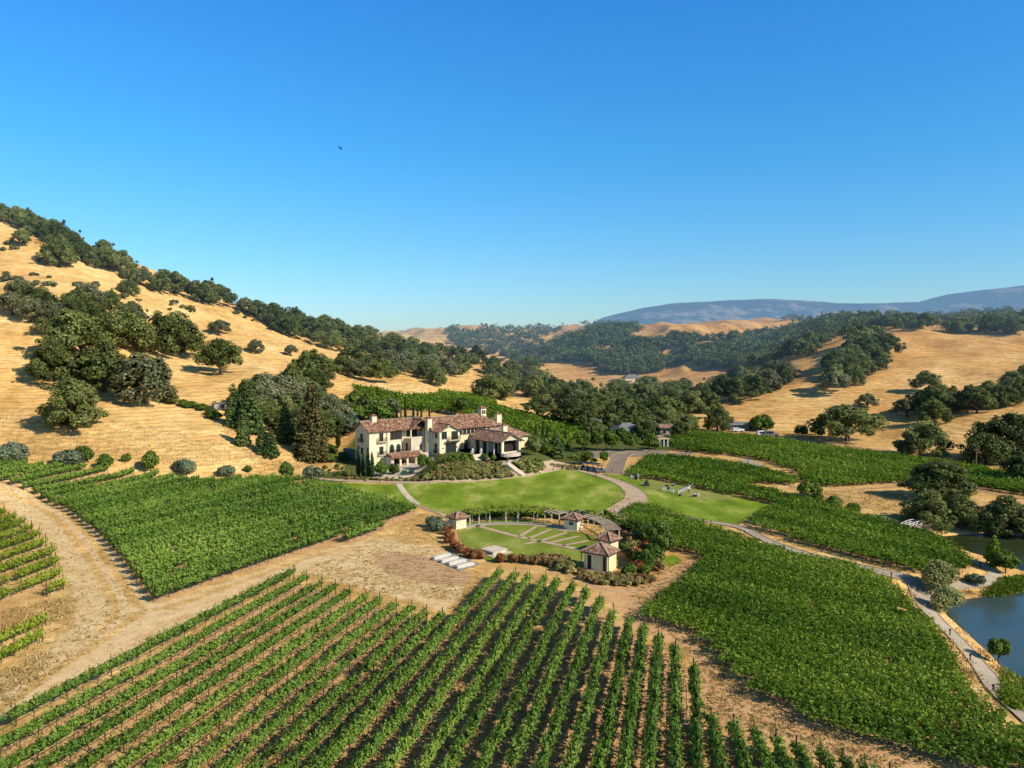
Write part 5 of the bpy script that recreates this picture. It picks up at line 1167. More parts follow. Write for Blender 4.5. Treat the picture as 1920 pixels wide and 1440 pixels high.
# chimneys and turret
chimney(3.4, -3.6, 10.5, 13.7, 1.4, 1.2); chimney(17.6, 2.2, -1, 12.6, 1.45, 1.4); chimney(42.3, 2.6, 3, 12.4, 1.7, 1.4); chimney(36.5, 12.6, 3, 10.2, 1.5, 1.2)
tu = vbox('turret', 38.3, 40.2, -2.4, -.4, 11.0, 14.0)
for k in (0, 1): opening('belfry_opening', 'F', -.4, 38.6 + k * .75, 12.5, .5, .8, True, 0, tu, 'dark')
P = [(38.0, 2.7, 14.01), (38.0, .1, 14.01), (40.5, .1, 14.01), (40.5, 2.7, 14.01)]; roof_mesh('turret_roof', [[P[i], P[(i + 1) % 4], (39.25, 1.4, 14.8)] for i in range(4)], M['roof'], tu, .12)
# openings, left wing
opening('window', 'F', 0, 3.1, 7.1, 1.2, 2.0); balcony('F', 0, 2.4, 6.9, 2.7)
opening('window', 'F', 0, 3.1, 3.5, 1.2, 1.9); balcony('F', 0, 2.5, 3.2, 2.5, .6)
for a in (6.3, 8.4): opening('window', 'F', 0, a, 3.5, 1.35, 1.7, True); balcony('F', 0, a - .15, 3.3, 1.65, .5)
opening('loggia_opening', 'F', 0, 6.5, 7.2, 3.6, 2.1, False, 2, None, 'dark')
opening('window', 'L', 0, -4.6, 6.9, 1.1, 1.9); balcony('L', 0, -5.1, 6.7, 2.1)
opening('window', 'L', 0, -4.4, 3.4, 1.1, 1.6)
opening('window', 'F', -2.6, 10.9, 3.5, 1.0, 1.8, True); opening('window', 'F', 1.0, 15.4, 3.6, .8, 1.5); opening('window', 'L', 12.6, -1.6, 3.6, .9, 1.8, True)
opening('loggia_opening', 'F', -2.6, 13.4, 7.3, 3.4, 2.0, False, 3, None, 'dark')
# centre block
opening('window', 'F', 6.6, 19.0, 7.0, 1.7, 1.9, False, 1); opening('loggia_opening', 'F', 6.6, 22.3, 6.6, 2.2, 2.2, False, 0, None, 'dark'); balcony('F', 6.6, 20.9, 6.5, 3.9, 1.1)
opening('window', 'F', 6.6, 20.3, 2.6, 3.6, 2.9, False, 4)
MB().box(19.9, 24.6, -7.5, -6.62, 5.85, 5.98).build('awning', M['wood'], villa)
opening('window', 'L', 18.3, 4.2, 3.0, 1.2, 2.3, True); balcony('L', 18.3, 4.0, 2.8, 1.6, .5); opening('window', 'L', 18.3, 4.6, 7.2, .9, 1.2, False)
for a in (19.3, 24.0): s = MB(); s.box(a, a + .18, -6.78, -6.61, 4.1, 4.5); s.build('wall_lamp', M['iron'], villa)
# main wing
for k in range(8): opening('window', 'F', 3.6, 25.7 + k * 1.42, 7.35, 1.15, 1.45, False, 1)
for k in range(2): opening('window', 'F', 3.6, 37.4 + k * 1.6, 7.2, 1.1, 1.7, False, 1)
opening('window', 'F', 3.6, 40.9, 7.2, .9, 1.8, False, 0)
for a in (26.0, 28.9, 31.6): opening('door', 'F', 3.6, a, 3.02, 1.35, 2.1, True, 1)
for a in (33.6, 19.0): s = MB(); s.tube((a, -3.72, 3.1), (a, -3.72, 9.2), .06, n=6); s.build('downpipe', M['iron'], villa)
for a in (5.4, 10.15): s = MB(); s.tube((a, -.1, .2), (a, -.1, 9.6), .06, n=6); s.build('downpipe', M['iron'], villa)
# poolside porch
vbox('wall', 4.6, 5.4, .02, 3.6, 0, 2.8, 'stone')
for u in (7.2, 9.4, 12.2): vbox('column', u, u + .5, 3.3, 3.8, 0, 2.9)
gable('roof', 4.8, 13.5, 0.9, 4.0, 3.0, 3.75, 'u', 0, 0, oh=.6)
opening('door', 'F', 0, 7.8, .02, 1.6, 2.4, True, 1, None, 'dark'); opening('door', 'F', 0, 5.6, .02, 1.4, 2.4, True, 1, None, 'dark')
vbox('wall', 12.5, 18.3, 1.02, 3.0, -1, 3.0, 'stone'); opening('door', 'F', 3.0, 13.4, .05, 1.5, 2.2, False, 1, None, 'dark')
vbox('plinth', 18.1, 27.0, 6.62, 9.2, -1, 2.99, 'stone')

# terrace, patio, pool, walls, stairs around the house
terr = MB(); tp = [vw(25.2, 3.7), vw(25.2, 9.4), vw(22.5, 15.0)] + [atZ(u, v, TERRACE_Z)[:2] for u, v in ((850, 869), (880, 867), (915, 868), (950, 868), (972, 862), (985, 852))] + [vw(36, 12), vw(36, 3.7)]
tag(terr.prism([tuple(p) for p in tp], 1.2, 3.0).build('terrace', M['paving']), 'raised pale stone terrace in front of the villa', 'terrace', kind='structure')
patio = [atZ(u, v, 0)[:2] for u, v in ((696, 897), (740, 899), (768, 896), (800, 884), (815, 880), (812, 872), (790, 868), (740, 872), (700, 884))]
drape('pool_patio', np.array(patio), 0.10, M['paving'], 1.5, 'pale stone patio around the villa pool', 'patio')
pool = [atZ(u, v, 0)[:2] for u, v in ((749, 891), (752, 884), (775, 881), (786, 884), (784, 889), (768, 893), (752, 894))]
pc = np.mean(pool, 0); pz = H1(*pc)
po = thing('swimming_pool', 'small turquoise swimming pool on the villa patio', 'pool', (pc[0], pc[1], pz))
PL = [(p[0] - pc[0], p[1] - pc[1]) for p in pool]
MB().prism([(x * 1.12, y * 1.12) for x, y in PL], -.2, .22).build('coping', M['paving'], po); MB().prism(PL, .1, .235).build('pool_water', M['pool'], po)
def wall_line(name, pts, h, w_, mat, label, cat='wall', dz=0.0, top=None, group=None):
    P = smooth_line(pts if top == 'w' else gp(pts, dz), 1.2); o = P[0]; z0 = H1(*o); s = MB(); z = H(P[:, 0], P[:, 1])
    for i in range(len(P) - 1):
        a, b = P[i] - o, P[i + 1] - o; s.bar((a[0], a[1], z[i] - z0 + h / 2 - .1), (b[0], b[1], z[i + 1] - z0 + h / 2 - .1), w_, h)
    r = s.build(name, M[mat], None, (o[0], o[1], z0)); return tag(r, label, cat, group)
wall_line('garden_wall', [(812, 884), (826, 878), (838, 872), (850, 869)], .7, .4, 'stone', 'pale curved stone wall rising from the pool to the terrace', 'wall')
st = thing('garden_steps', 'white stone steps descending the shrub bank from terrace to path', 'steps', (*gp([(985, 892)])[0][:2], 0))
L0 = gp([(983, 892)])[0]; L1 = np.array([*atZ(953, 869, 3.0)[:2], 3.0]); base = np.array(st.location)
for k in range(14):
    t0, t1 = k / 14, (k + 1) / 14; a = L0 + (L1 - L0) * t0 - base; b = L0 + (L1 - L0) * t1 - base; zz = H1(*L0[:2]) + (3.0 - H1(*L0[:2])) * t1
    d = (b - a)[:2]; d /= np.hypot(*d); nn = np.array([-d[1], d[0]]) * 1.0
    q = [(a[0] + nn[0], a[1] + nn[1]), (a[0] - nn[0], a[1] - nn[1]), (b[0] - nn[0], b[1] - nn[1]), (b[0] + nn[0], b[1] + nn[1])]
    MB().prism(q, zz - 1.2, zz).build('step', M['paving'], st)
# upper stair with two urn-topped pillars
us = thing('entrance_stair', 'flared pale stair between two pillars leading to the loggia', 'stairs', (*atZ(905, 862, 3.0)[:2], 3.0))
for k in range(7):
    d = np.array([math.cos(PHI), -math.sin(PHI)]); x = np.array([math.sin(PHI), math.cos(PHI)]); ww = 1.4 + .18 * (6 - k)
    c0 = -d * (.38 * k); c1 = -d * (.38 * (k + 1)); q = [tuple(c0 + x * ww), tuple(c0 - x * ww), tuple(c1 - x * ww), tuple(c1 + x * ww)]
    MB().prism(q, -.3, .17 * (k + 1)).build('step', M['paving'], us)
for k, (u, v) in enumerate(((886, 858), (902, 858))):
    p = atZ(u, v, 3.0); g = thing('stone_pillar', ['left', 'right'][k] + ' urn-topped stone pillar beside the loggia stair', 'pillar', (p[0], p[1], 3.0))
    MB().box(-.3, .3, -.3, .3, 0, 1.7).build('shaft', M['stone'], g); MB().box(-.4, .4, -.4, .4, 1.7, 1.85).build('cap', M['white'], g); MB().ball((0, 0, 2.15), .3, 8, 6, 1.1).build('urn', M['white'], g)
g = thing('potted_plant', 'dark potted plant on a plinth at the top of the garden steps', 'potted plant', (*atZ(951, 867, 3.0)[:2], 3.0))
MB().tube((0, 0, 0), (0, 0, .6), .25, .32, 10).build('pot', M['terracotta'], g); link('foliage', KINDS['shrub_green'][0][0], g, (0, 0, .5), 0, .6)
# shrubs on the bank
def bed(poly, n, seed, kinds, hr, label, group, dmin=0.9, cat='shrub'):
    for q in scatter(poly, n, seed, dmin):
        ab = (L1 - L0)[:2]; t_ = min(1, max(0, float((q[:2] - L0[:2]) @ ab / (ab @ ab)))); e_ = q[:2] - L0[:2] - ab * t_
        if np.hypot(*e_) < 2.0: continue
        plant(random.choice(kinds), h=random.uniform(*hr), label=label, cat=cat, group=group, xy=(q[0], q[1]), parts=False, wide=random.uniform(.9, 1.3))
bed([(800, 893), (830, 877), (850, 871), (950, 871), (972, 890), (960, 895), (900, 900), (800, 901)], 150, 901, ['shrub', 'shrub', 'shrub_bronze', 'shrub'], (1.0, 1.7), 'rounded sage or bronze shrub on the bank below the villa terrace', 'shrubs on the villa bank', .75)
bed([(965, 870), (985, 862), (1010, 866), (1024, 876), (1015, 885), (992, 890)], 45, 902, ['shrub', 'shrub_green', 'shrub'], (.8, 1.4), 'rounded yellow-green shrub on the bank right of the garden steps', 'shrubs right of the garden steps', .75)
bed([(650, 896), (700, 899), (800, 899), (800, 903), (700, 903), (650, 900)], 30, 903, ['shrub', 'shrub_bronze'], (.6, 1.0), 'low shrub in the strip between path and pool patio', 'low shrubs along the path')
bed([(826, 868), (850, 856), (886, 854), (892, 868), (850, 873), (832, 876)], 36, 904, ['shrub_green'], (1.0, 1.5), 'leafy green hedge shrub under the villa terrace', 'hedge shrubs under the terrace')
bed([(600, 880), (650, 878), (655, 893), (610, 896)], 14, 905, ['shrub_green', 'shrub'], (.8, 1.6), 'garden shrub left of the cypress cluster', 'shrubs left of the cypresses')
bed([(1030, 872), (1075, 874), (1090, 882), (1050, 880)], 22, 906, ['shrub_bronze', 'shrub'], (.6, 1.0), 'low bronze shrub on the mound beside the forecourt', 'shrubs beside the forecourt')
bed([(1075, 858), (1110, 858), (1120, 872), (1090, 870)], 12, 907, ['shrub_green'], (1.2, 1.8), 'green shrub behind the parked utility carts', 'shrubs behind the carts')
for k, (u, v, top) in enumerate(((714, 893, 858), (738, 890, 864), (806, 880, 856), (793, 876, 846), (908, 862, 846), (926, 863, 850), (818, 884, 868))):
    kd = 'round_bush' if k not in (2,) else 'round_tree'; plant(kd, u, v, px_h(u, v, top) * .95, ['small citrus tree beside the pool, left one', 'small citrus tree beside the pool, right one', 'leafy tree against the centre block of the villa', 'creeper-like shrub at the villa chimney', 'green shrub by the loggia stair', 'bright green shrub before the loggia', 'green bush at the foot of the centre block'][k], 'tree' if k < 3 else 'shrub')
for k, (u, v) in enumerate(((798, 893), (858, 894), (872, 893))): plant('round_bush', u, v, 1.3, 'bright lime green grass mound on the villa bank', 'shrub', 'lime green mounds on the villa bank', None, 1.7)
w_ = wall_line('garden_wall', [(645, 858), (672, 862)], 3.0, .5, 'concG', 'grey retaining wall left of the villa gable', 'wall')
# ------------------------------------------------------------------ the round garden with four pavilions
def pavilion(u, v, alpha, sr, sl, h, rise, label, mat='stucco', porch=False, window=False, roof='roof_l'):
    p = unproj([(u, v)])[0]; g = thing('pavilion', label, 'pavilion', tuple(p), R(alpha))
    x1, y1 = sr, sl
    MB().box(-.25, x1 + .25, -.25, y1 + .25, -.4, .06).build('base', M['paving'], g)
    if porch: MB().box(1.0 if False else .0, x1, .9, y1, .06, h).build('wall', M[mat], g); MB().box(.9, x1, .0, .9, .06, h - .002).build('wall', M[mat], g)
    else: MB().box(0, x1, 0, y1, .06, h).build('wall', M[mat], g)
    o = .45; P = [(-o, -o, h), (x1 + o, -o, h), (x1 + o, y1 + o, h), (-o, y1 + o, h)]; ap = (x1 / 2, y1 / 2, h + rise)
    r = roof_mesh('roof', [[P[i], P[(i + 1) % 4], ap] for i in range(4)], M[roof], g, .14); caps([(P[i], ap) for i in range(4)], r, .18)
    MB().bar((-o, -o, h - .16), (x1 + o, -o, h - .16), .08).bar((-o, -o, h - .16), (-o, y1 + o, h - .16), .08).build('fascia', M['wood'], g)
    return g, h, x1, y1
g1, h, x1, y1 = pavilion(855.5, 993, 41, 2.3, 2.3, 2.05, .95, 'small cream pavilion at the left end of the curved pergola', 'stucco')
MB().ball((.65, -.06, 1.25), .16, 8, 6, 1).build('wall_fountain', M['stone'], g1)
g2, h, x1, y1 = pavilion(1082, 996, 58, 2.4, 2.7, 2.05, 1.0, 'small cream pavilion with a pale framed window at the right end of the pergola', 'stucco')
o = MB().box(-.05, -.003, .7, 1.7, .9, 1.6).build('window', M['white'], g2); MB().box(-.07, -.052, .78, 1.17, .97, 1.53).build('pane', M['glass'], o); MB().box(-.07, -.052, 1.23, 1.62, .97, 1.53).build('pane', M['glass'], o)
g3, h, x1, y1 = pavilion(1144, 1041, 50, 2.4, 2.4, 2.3, 1.05, 'cream pavilion half hidden behind the yellow one', 'stucco')
g4, h, x1, y1 = pavilion(1139, 1074, 56, 2.9, 3.9, 2.7, 1.3, 'yellow pavilion with dark posts nearest the camera', 'stuccoY')
for x, y in ((-.35, -.35), (-.35, 4.2)): MB().tube((x, y, -.2), (x, y, h), .07, n=6).build('post', M['wood'], g4)
MB().box(-.04, -.003, 2.7, 3.3, .1, 2.2).build('door', M['dark'], g4); MB().box(-.04, -.003, .25, .75, .1, 2.3).build('door', M['wood'], g4)
# pergola along the back
def pergola(name, pts, n, h, depth, label, leafy=0, seed=1):
    L = smooth_line(gp(pts), .8); idx = np.linspace(0, len(L) - 1, n).astype(int); o = L[0]; z0 = H1(*o); g = thing('pergola', label, 'pergola', (o[0], o[1], z0))
    nrm, a, b = ribbon_outline(L, depth); c = np.array([0, 0])
    for i in idx:
        for q in (a[i], b[i]): MB().box(-.11, .11, -.11, .11, -.2, h).build('post', M['stone'], g, (q[0] - o[0], q[1] - o[1], H1(*q) - z0))
    s = MB()
    for q in (a, b):
        for i in range(len(L) - 1): s.bar((q[i, 0] - o[0], q[i, 1] - o[1], h + .1), (q[i + 1, 0] - o[0], q[i + 1, 1] - o[1], h + .1), .14, .2)
    s.build('beam', M['beam'], g); s = MB()
    for i in range(0, len(L), 1):
        d = (b[i] - a[i]) * .18; p, q = a[i] - d - o, b[i] + d - o; s.bar((p[0], p[1], h + .28), (q[0], q[1], h + .28), .10, .15)
    s.build('rafters', M['beam'], g); return L, o, z0, g
Lp, o_, z_, gp1 = pergola('pergola', [(874, 984), (900, 979), (940, 976), (980, 976), (1020, 979), (1056, 986)], 8, 2.1, 2.2, 'long curved pergola behind the garden lawn')
rng = np.random.default_rng(5); m_ = int(len(Lp) * .86); Pv = np.column_stack([Lp[:m_], H(Lp[:m_, 0], Lp[:m_, 1]) + 1.0])
out = row_leaves(Pv, rng, 330, .22, half_w=1.5, lo=.9, hi=1.7, sprawl=1.2); tag(link('climbing_vine', mesh_np('climbing_vine', out[0] - Pv[0], out[1], M['vineY'], None, out[2]), None, Pv[0]), 'bright yellow-green vine spread over the curved pergola', 'vine')
pergola('pergola', [(1097, 990), (1112, 993), (1128, 999), (1142, 1008), (1150, 1018)], 4, 2.0, 2.0, 'short bare pergola linking the right-hand pavilions')
wall_line('seat_wall', [(874, 989), (905, 984), (950, 982), (1000, 983), (1040, 989), (1060, 994)], .4, .3, 'concG', 'low curved seat wall in front of the long pergola')
for k, (u, v) in enumerate(((880, 972), (900, 968), (925, 966), (950, 965), (975, 965), (1000, 967), (1025, 969), (1045, 972))): plant('shrub_red' if k > 4 else 'shrub_green', u, v, 1.4, 'shrub behind the long pergola, %s from the left' % ORD[k], 'shrub', None, None, 1.7)
# garden paths
for k, (pts, w_) in enumerate((([(893, 986), (930, 996), (960, 1004), (1000, 1013), (1050, 1023), (1103, 1036)], 1.1), ([(974, 1007), (1005, 988)], .8), ([(991, 1011), (1033, 993)], .8), ([(1013, 1015), (1067, 998)], .8), ([(1033, 1018), (1086, 1006)], .8), ([(1055, 1024), (1104, 1014)], .8), ([(875, 993), (900, 986), (950, 984), (1000, 985), (1040, 991), (1070, 999)], .9), ([(984, 1021), (1012, 1015)], .8))):
    path('garden_path', pts, w_, M['gravel'], .09, ['main diagonal gravel path across the garden lawn', 'leftmost gravel spoke path of the garden', 'second gravel spoke path of the garden', 'third gravel spoke path of the garden', 'fourth gravel spoke path of the garden', 'rightmost gravel spoke path of the garden', 'gravel path following the seat wall', 'short gravel stub below the main garden path'][k])
# stage
c = unproj([(926, 1036)])[0]; bed([(1165, 1000), (1200, 1000), (1225, 1040), (1235, 1070), (1205, 1085), (1175, 1080), (1170, 1050)], 40, 930, ['shrub_green', 'shrub', 'shrub_red', 'shrub_bronze'], (1.3, 2.4), 'garden shrub in the thicket right of the two near pavilions', 'shrubs right of the near pavilions', 1.0)
bed([(880, 968), (950, 962), (1040, 968), (1050, 974), (950, 969), (885, 974)], 40, 931, ['shrub_green'], (1.3, 1.8), 'dark hedge shrub directly behind the long pergola', 'hedge behind the long pergola', .9)
g = thing('stone_stage', 'square pale stone platform on its paved pad in the garden lawn', 'platform', tuple(c), R(43))
MB().box(-2.2, 2.2, -2.2, 2.2, -.1, .05 + .06).build('pad', M['stone'], g); MB().box(-1.35, 1.35, -1.35, 1.35, .11, .52).build('plinth', M['stone'], g); MB().box(-1.55, 1.55, -1.55, 1.55, .521, .64).build('slab', M['paving'], g)
# troughs
drape('concrete_pad', outline((0, [(806, 1046), (846, 1036), (900, 1058), (862, 1071)])), .06, M['concG'], 1.0, 'grey pad under the four white troughs', 'pad')
for k, (ua, va, ub, vb) in enumerate(((815, 1051, 846, 1043), (829, 1056.5, 860, 1048.5), (843, 1061.5, 875, 1054), (858, 1067.5, 890, 1060))):
    a, b = unproj([(ua, va), (ub, vb)]); L = np.hypot(*(b - a)[:2]); rz = math.atan2(b[1] - a[1], b[0] - a[0]); g = thing('planter_trough', '%s white concrete trough from the left beside the garden' % ORD[k], 'trough', tuple(a), rz, 'white troughs beside the garden')
    s = MB(); s.box(0, L, 0, .09, -.1, .5); s.box(0, L, .46, .55, -.1, .5); s.box(0, .09, .091, .459, -.1, .5); s.box(L - .09, L, .091, .459, -.1, .5); s.build('trough', M['concW'], g)
    MB().box(.095, L - .095, .095, .455, .1, .38).build('soil', M['tilled'], g)
# planting
RS = [(835, 993), (837, 1002), (841, 1010), (843, 1018), (851, 1028), (858, 1033), (866, 1038), (880, 1044), (893, 1047), (903, 1047), (939, 1055), (961, 1056)]
for k, (u, v) in enumerate(RS): plant('shrub_red', u, v, 1.7, '%s red-leaved shrub from the left round the garden edge' % ORD[k], 'shrub', 'red shrubs round the garden edge', None, 1.15)
bed([(972, 1055), (1010, 1060), (1060, 1066), (1060, 1056), (1000, 1052)], 16, 920, ['shrub_bronze'], (1.2, 1.7), 'bronze shrub in the dark front hedge of the garden', 'bronze hedge shrubs')
bed([(1045, 1065), (1065, 1062), (1075, 1078), (1055, 1078)], 5, 921, ['shrub'], (1.3, 1.8), 'tall pale shrub left of the yellow pavilion', 'pale shrubs left of the yellow pavilion')
bed([(1082, 1074), (1120, 1082), (1160, 1084), (1215, 1082), (1225, 1092), (1180, 1102), (1130, 1098), (1090, 1086)], 75, 922, ['shrub_bronze', 'shrub', 'shrub_bronze'], (.7, 1.2), 'low bronze-green shrub in the bed before the yellow pavilion', 'shrubs before the yellow pavilion', .7)
bed([(1090, 975), (1120, 968), (1165, 975), (1190, 990), (1170, 1000), (1130, 985)], 26, 923, ['shrub_green', 'shrub'], (1.4, 2.2), 'yellow-green shrub between pergola and right vineyard', 'shrubs behind the right pergola')
for kind, u, v, h, label in (('shrub_red', 1192, 1052, 2.6, 'dark red bush behind the yellow pavilion'), ('shrub_red', 1196, 1078, 2.6, 'red and green bush right of the yellow pavilion'), ('round_bush', 1214, 1070, 3.6, 'tall dark green bush right of the yellow pavilion'), ('round_bush', 1224, 1062, 4.0, 'tall round-topped bush at the edge of the garden planting'), ('shrub_red', 1210, 1040, 2.6, 'reddish bush below the big green domes'),
                         ('round_bush', 1185, 1045, 2.6, 'green bush beside the half hidden pavilion'), ('round_bush', 1182, 1080, 2.2, 'grassy green bush at the corner of the yellow pavilion'), ('olive', 825, 996, 2.6, 'feathery olive-green bush beside the left pavilion'), ('olive', 813, 988, 2.8, 'brownish feathery bush left of the left pavilion'),
                         ('olive', 1066, 974, 2.4, 'feathery bush behind the pavilion with the window'), ('olive', 1086, 976, 2.8, 'larger feathery bush behind the pavilion with the window'), ('round_bush', 1049, 970, 1.4, 'low green bush near the pergola end')):
    plant(kind, u, v, h, label, 'shrub', None, None, 1.0)
for k, (u, v, h, w_) in enumerate(((1245, 1050, 4.2, 1.15), (1215, 1025, 3.8, 1.2), (1185, 1008, 3.4, 1.3), (1232, 1020, 4.2, 1.2))): plant('round_tree', u, v, h, ['big dark green dome tree at the edge of the right vineyard', 'dome tree behind the half hidden pavilion', 'low green dome left of the others by the right pergola', 'rear green dome tree merging into the vineyard'][k], 'tree', None, None, w_)
drape('lawn', outline((0, [(1240, 1048), (1262, 1040), (1280, 1052), (1262, 1062), (1240, 1060)])), .05, M['lawn'], 1, 'small grass patch under the big dome tree', 'lawn')
# dry stone edging line round the bed
wall_line('stone_edging', [(1275, 1085), (1240, 1095), (1200, 1106), (1160, 1110), (1110, 1098), (1075, 1082), (1040, 1075), (980, 1066)], .12, .2, 'kerb', 'low pale kerb curving round the front shrub bed', 'kerb')
# stepping stones between path and garden
SL = smooth_line(gp([(748, 906), (752, 915), (760, 926), (770, 936), (782, 946)]), .1); k = 0; acc = 0
for i in range(1, len(SL)):
    acc += np.hypot(*(SL[i] - SL[i - 1]))
    if acc > 1.15:
        acc = 0; k += 1; q = SL[i]; MBs = MB().box(-.75, .75, -.36, .36, -.1, .10); d = SL[i] - SL[i - 1]
        tag(MBs.build('stepping_stone', M['paving'], None, (q[0], q[1], H1(*q)), math.atan2(-d[0], d[1])), '%s flat stone from the top of the stepping path' % ordinal(k), 'stepping stone', 'stepping stones left of the main lawn')
path('kerb_line', [(782, 946), (800, 955), (815, 960), (828, 966), (840, 974)], .5, M['kerb'], .09, 'thin pale kerb line along the lawn above the garden')
# ------------------------------------------------------------------ small things
def light_me():
    return None
def path_light(u, v, label, group):
    p = unproj([(u, v)])[0]; g = thing('path_light', label, 'path light', tuple(p), 0, group)
    link('post', LP[0], g); link('lamp_head', LP[1], g)
LP = (MB().tube((0, 0, -.1), (0, 0, .62), .07, n=8).mesh('post', M['wood']), MB().tube((0, 0, .62), (0, 0, .78), .11, .11, 8).tube((0, 0, .78), (0, 0, .86), .15, .03, 8).mesh('lamp_head', M['iron']))
for k, (u, v) in enumerate(((608, 904), (712, 907), (805, 906), (896, 903), (977, 895), (1037, 884))): path_light(u, v, '%s path light from the left along the lawn below the villa' % ORD[k], 'path lights below the villa')
for k, (u, v) in enumerate(((1117, 895), (1166, 904), (1180, 950), (1152, 965), (1148, 886), (1166, 866), (1202, 903))): path_light(u, v, ['path light at the top of the curved path', 'path light on the bend of the curved path', 'path light on the lower curved path', 'path light at the garden end of the curved path', 'path light at the foot of the asphalt drive', 'path light halfway up the asphalt drive', 'path light at the corner of the putting green'][k], 'path lights on the curved path and drive')
for k, (u, v) in enumerate(((1320, 981), (1395, 1003), (1577, 1062), (1671, 1084), (1781, 1192), (1819, 1240), (1862, 1299), (1838, 1064))): path_light(u, v, '%s path light along the lake path, counted from the lawn' % ORD[k], 'path lights along the lake path')
# utility carts
def cart():
    root = thing('utility_cart', '', 'cart'); s = MB(); s.box(-1.3, 1.25, -.6, .6, .35, .62); s.box(.55, 1.3, -.58, .58, .621, .85); s.box(-1.3, -.35, -.6, .6, .621, .8); s.build('body', M['chrome'], root)
    s = MB(); s.box(-.3, .25, -.52, .52, .63, .86); s.box(-.36, -.24, -.52, .52, .861, 1.25); s.build('seat', M['cloth_d'], root)
    for x, y in ((.95, .55), (.95, -.55), (-.3, .55), (-.3, -.55)): MB().bar((x, y, .6), (x * .8, y, 1.85), .05).build('roof_post', M['iron'], root)
    MB().box(-.55, .95, -.65, .65, 1.86, 1.93).build('roof', M['navy'], root)
    for x in (.85, -.85):
        for y in (.6, -.6):
            w_ = MB().tube((x, y - .1, .26), (x, y + .1, .26), .27, n=14).build('wheel', M['rubber'], root); MB().tube((x, y - .115, .26), (x, y + .115, .26), .13, n=10).build('rim', M['chrome'], w_)
    return root
def copy_tree(o, parent=None):
    c = o.copy(); COL.objects.link(c); c.parent = parent
    for ch in o.children: copy_tree(ch, c)
    return c
c0 = cart(); lab = ['leftmost utility cart with a navy roof parked beside the lawn', 'middle utility cart parked beside the lawn', 'utility cart parked third from the left beside the lawn', 'rightmost utility cart parked beside the lawn']
for k, (u, v) in enumerate(((1092, 880), (1104, 882), (1115, 884), (1126, 886))):
    c = c0 if k == 0 else copy_tree(c0); c.location = unproj([(u, v)])[0]; c.rotation_euler = (0, 0, R((200, 20, 15, 190)[k])); c['label'] = lab[k]; c['category'] = 'cart'; c['group'] = 'utility carts beside the lawn'
# white folding chairs
def chair():
    root = thing('folding_chair', '', 'chair'); MB().box(-.23, .23, -.23, .23, .44, .49).build('seat', M['white'], root); MB().box(-.23, .23, .2, .25, .55, .98).build('backrest', M['white'], root)
    for x in (-.2, .2): MB().bar((x, -.22, 0), (x, .22, .95), .04).build('leg', M['white'], root); MB().bar((x, .22, 0), (x, -.2, .46), .04).build('leg', M['white'], root)
    return root
ch0 = chair(); spots = [(1272, 927), (1275, 925.5), (1278, 924), (1281, 922.5), (1284.5, 920.5), (1288, 919), (1293, 916.5), (1299, 914), (1243, 921), (1247, 920), (1258, 924.5), (1262, 925), (1309, 931), (1184, 898), (1187, 899)]
for k, (u, v) in enumerate(spots):
    c = ch0 if k == 0 else copy_tree(ch0); p = unproj([(u, v)])[0]; c.location = (p[0], p[1], p[2] + .1); c.rotation_euler = (0, 0, R(120 + random.uniform(-8, 8))); c.scale = (.92, .92, .95)
    c['label'] = ('%s white folding chair from the near end of the diagonal row on the green' % ORD[k]) if k < 8 else ['first white chair of the short left row', 'second white chair of the short left row', 'white chair right of the short left row', 'white chair beside the single right chair of the short row', 'white chair beside the black equipment case', 'white chair under the hedge at the left of the green', 'second white chair under the hedge at the left of the green'][k - 8]
    c['category'] = 'chair'; c['group'] = 'white folding chairs on the putting green'
for k, (u, v, s_) in enumerate(((1303, 932, 1.0), (1250, 913, .8), (1253.5, 917.5, .8), (1262, 911.5, .8), (1212, 911, 1.5), (1275, 930, .7), (1195, 899, 1.2))):
    p = unproj([(u, v)])[0]; g = thing('equipment_case', ['black and white equipment case near the standing person', 'small dark case on the upper green', 'small dark case below the other on the green', 'small case with a long shadow at the hedge side', 'tall black tripod cover at the left of the green', 'dark bag at the near end of the chair row', 'dark table with gear beside the hedge'][k], 'case', (p[0], p[1], p[2] + .08), R(20 * k))
    s = MB(); 
    if k == 4: s.add([(-.5, -.5, 0), (.5, -.5, 0), (.5, .5, 0), (-.5, .5, 0), (0, 0, 1.1)], [(3, 2, 1, 0), (0, 1, 4), (1, 2, 4), (2, 3, 4), (3, 0, 4)])
    else: s.box(-.4, .4, -.25, .25, 0, .55)
    b = s.build('case_body', M['cloth_d'], g); b.scale = (s_,) * 3
    if k != 4: t = MB().box(-.42, .42, -.27, .27, .551, .62).build('lid', M['white'] if k in (0, 3) else M['chrome'], g); t.scale = (s_,) * 3; MB().bar((-.12, -.27 * s_, .4 * s_), (.12, -.27 * s_, .4 * s_), .04).build('handle', M['iron'], g)
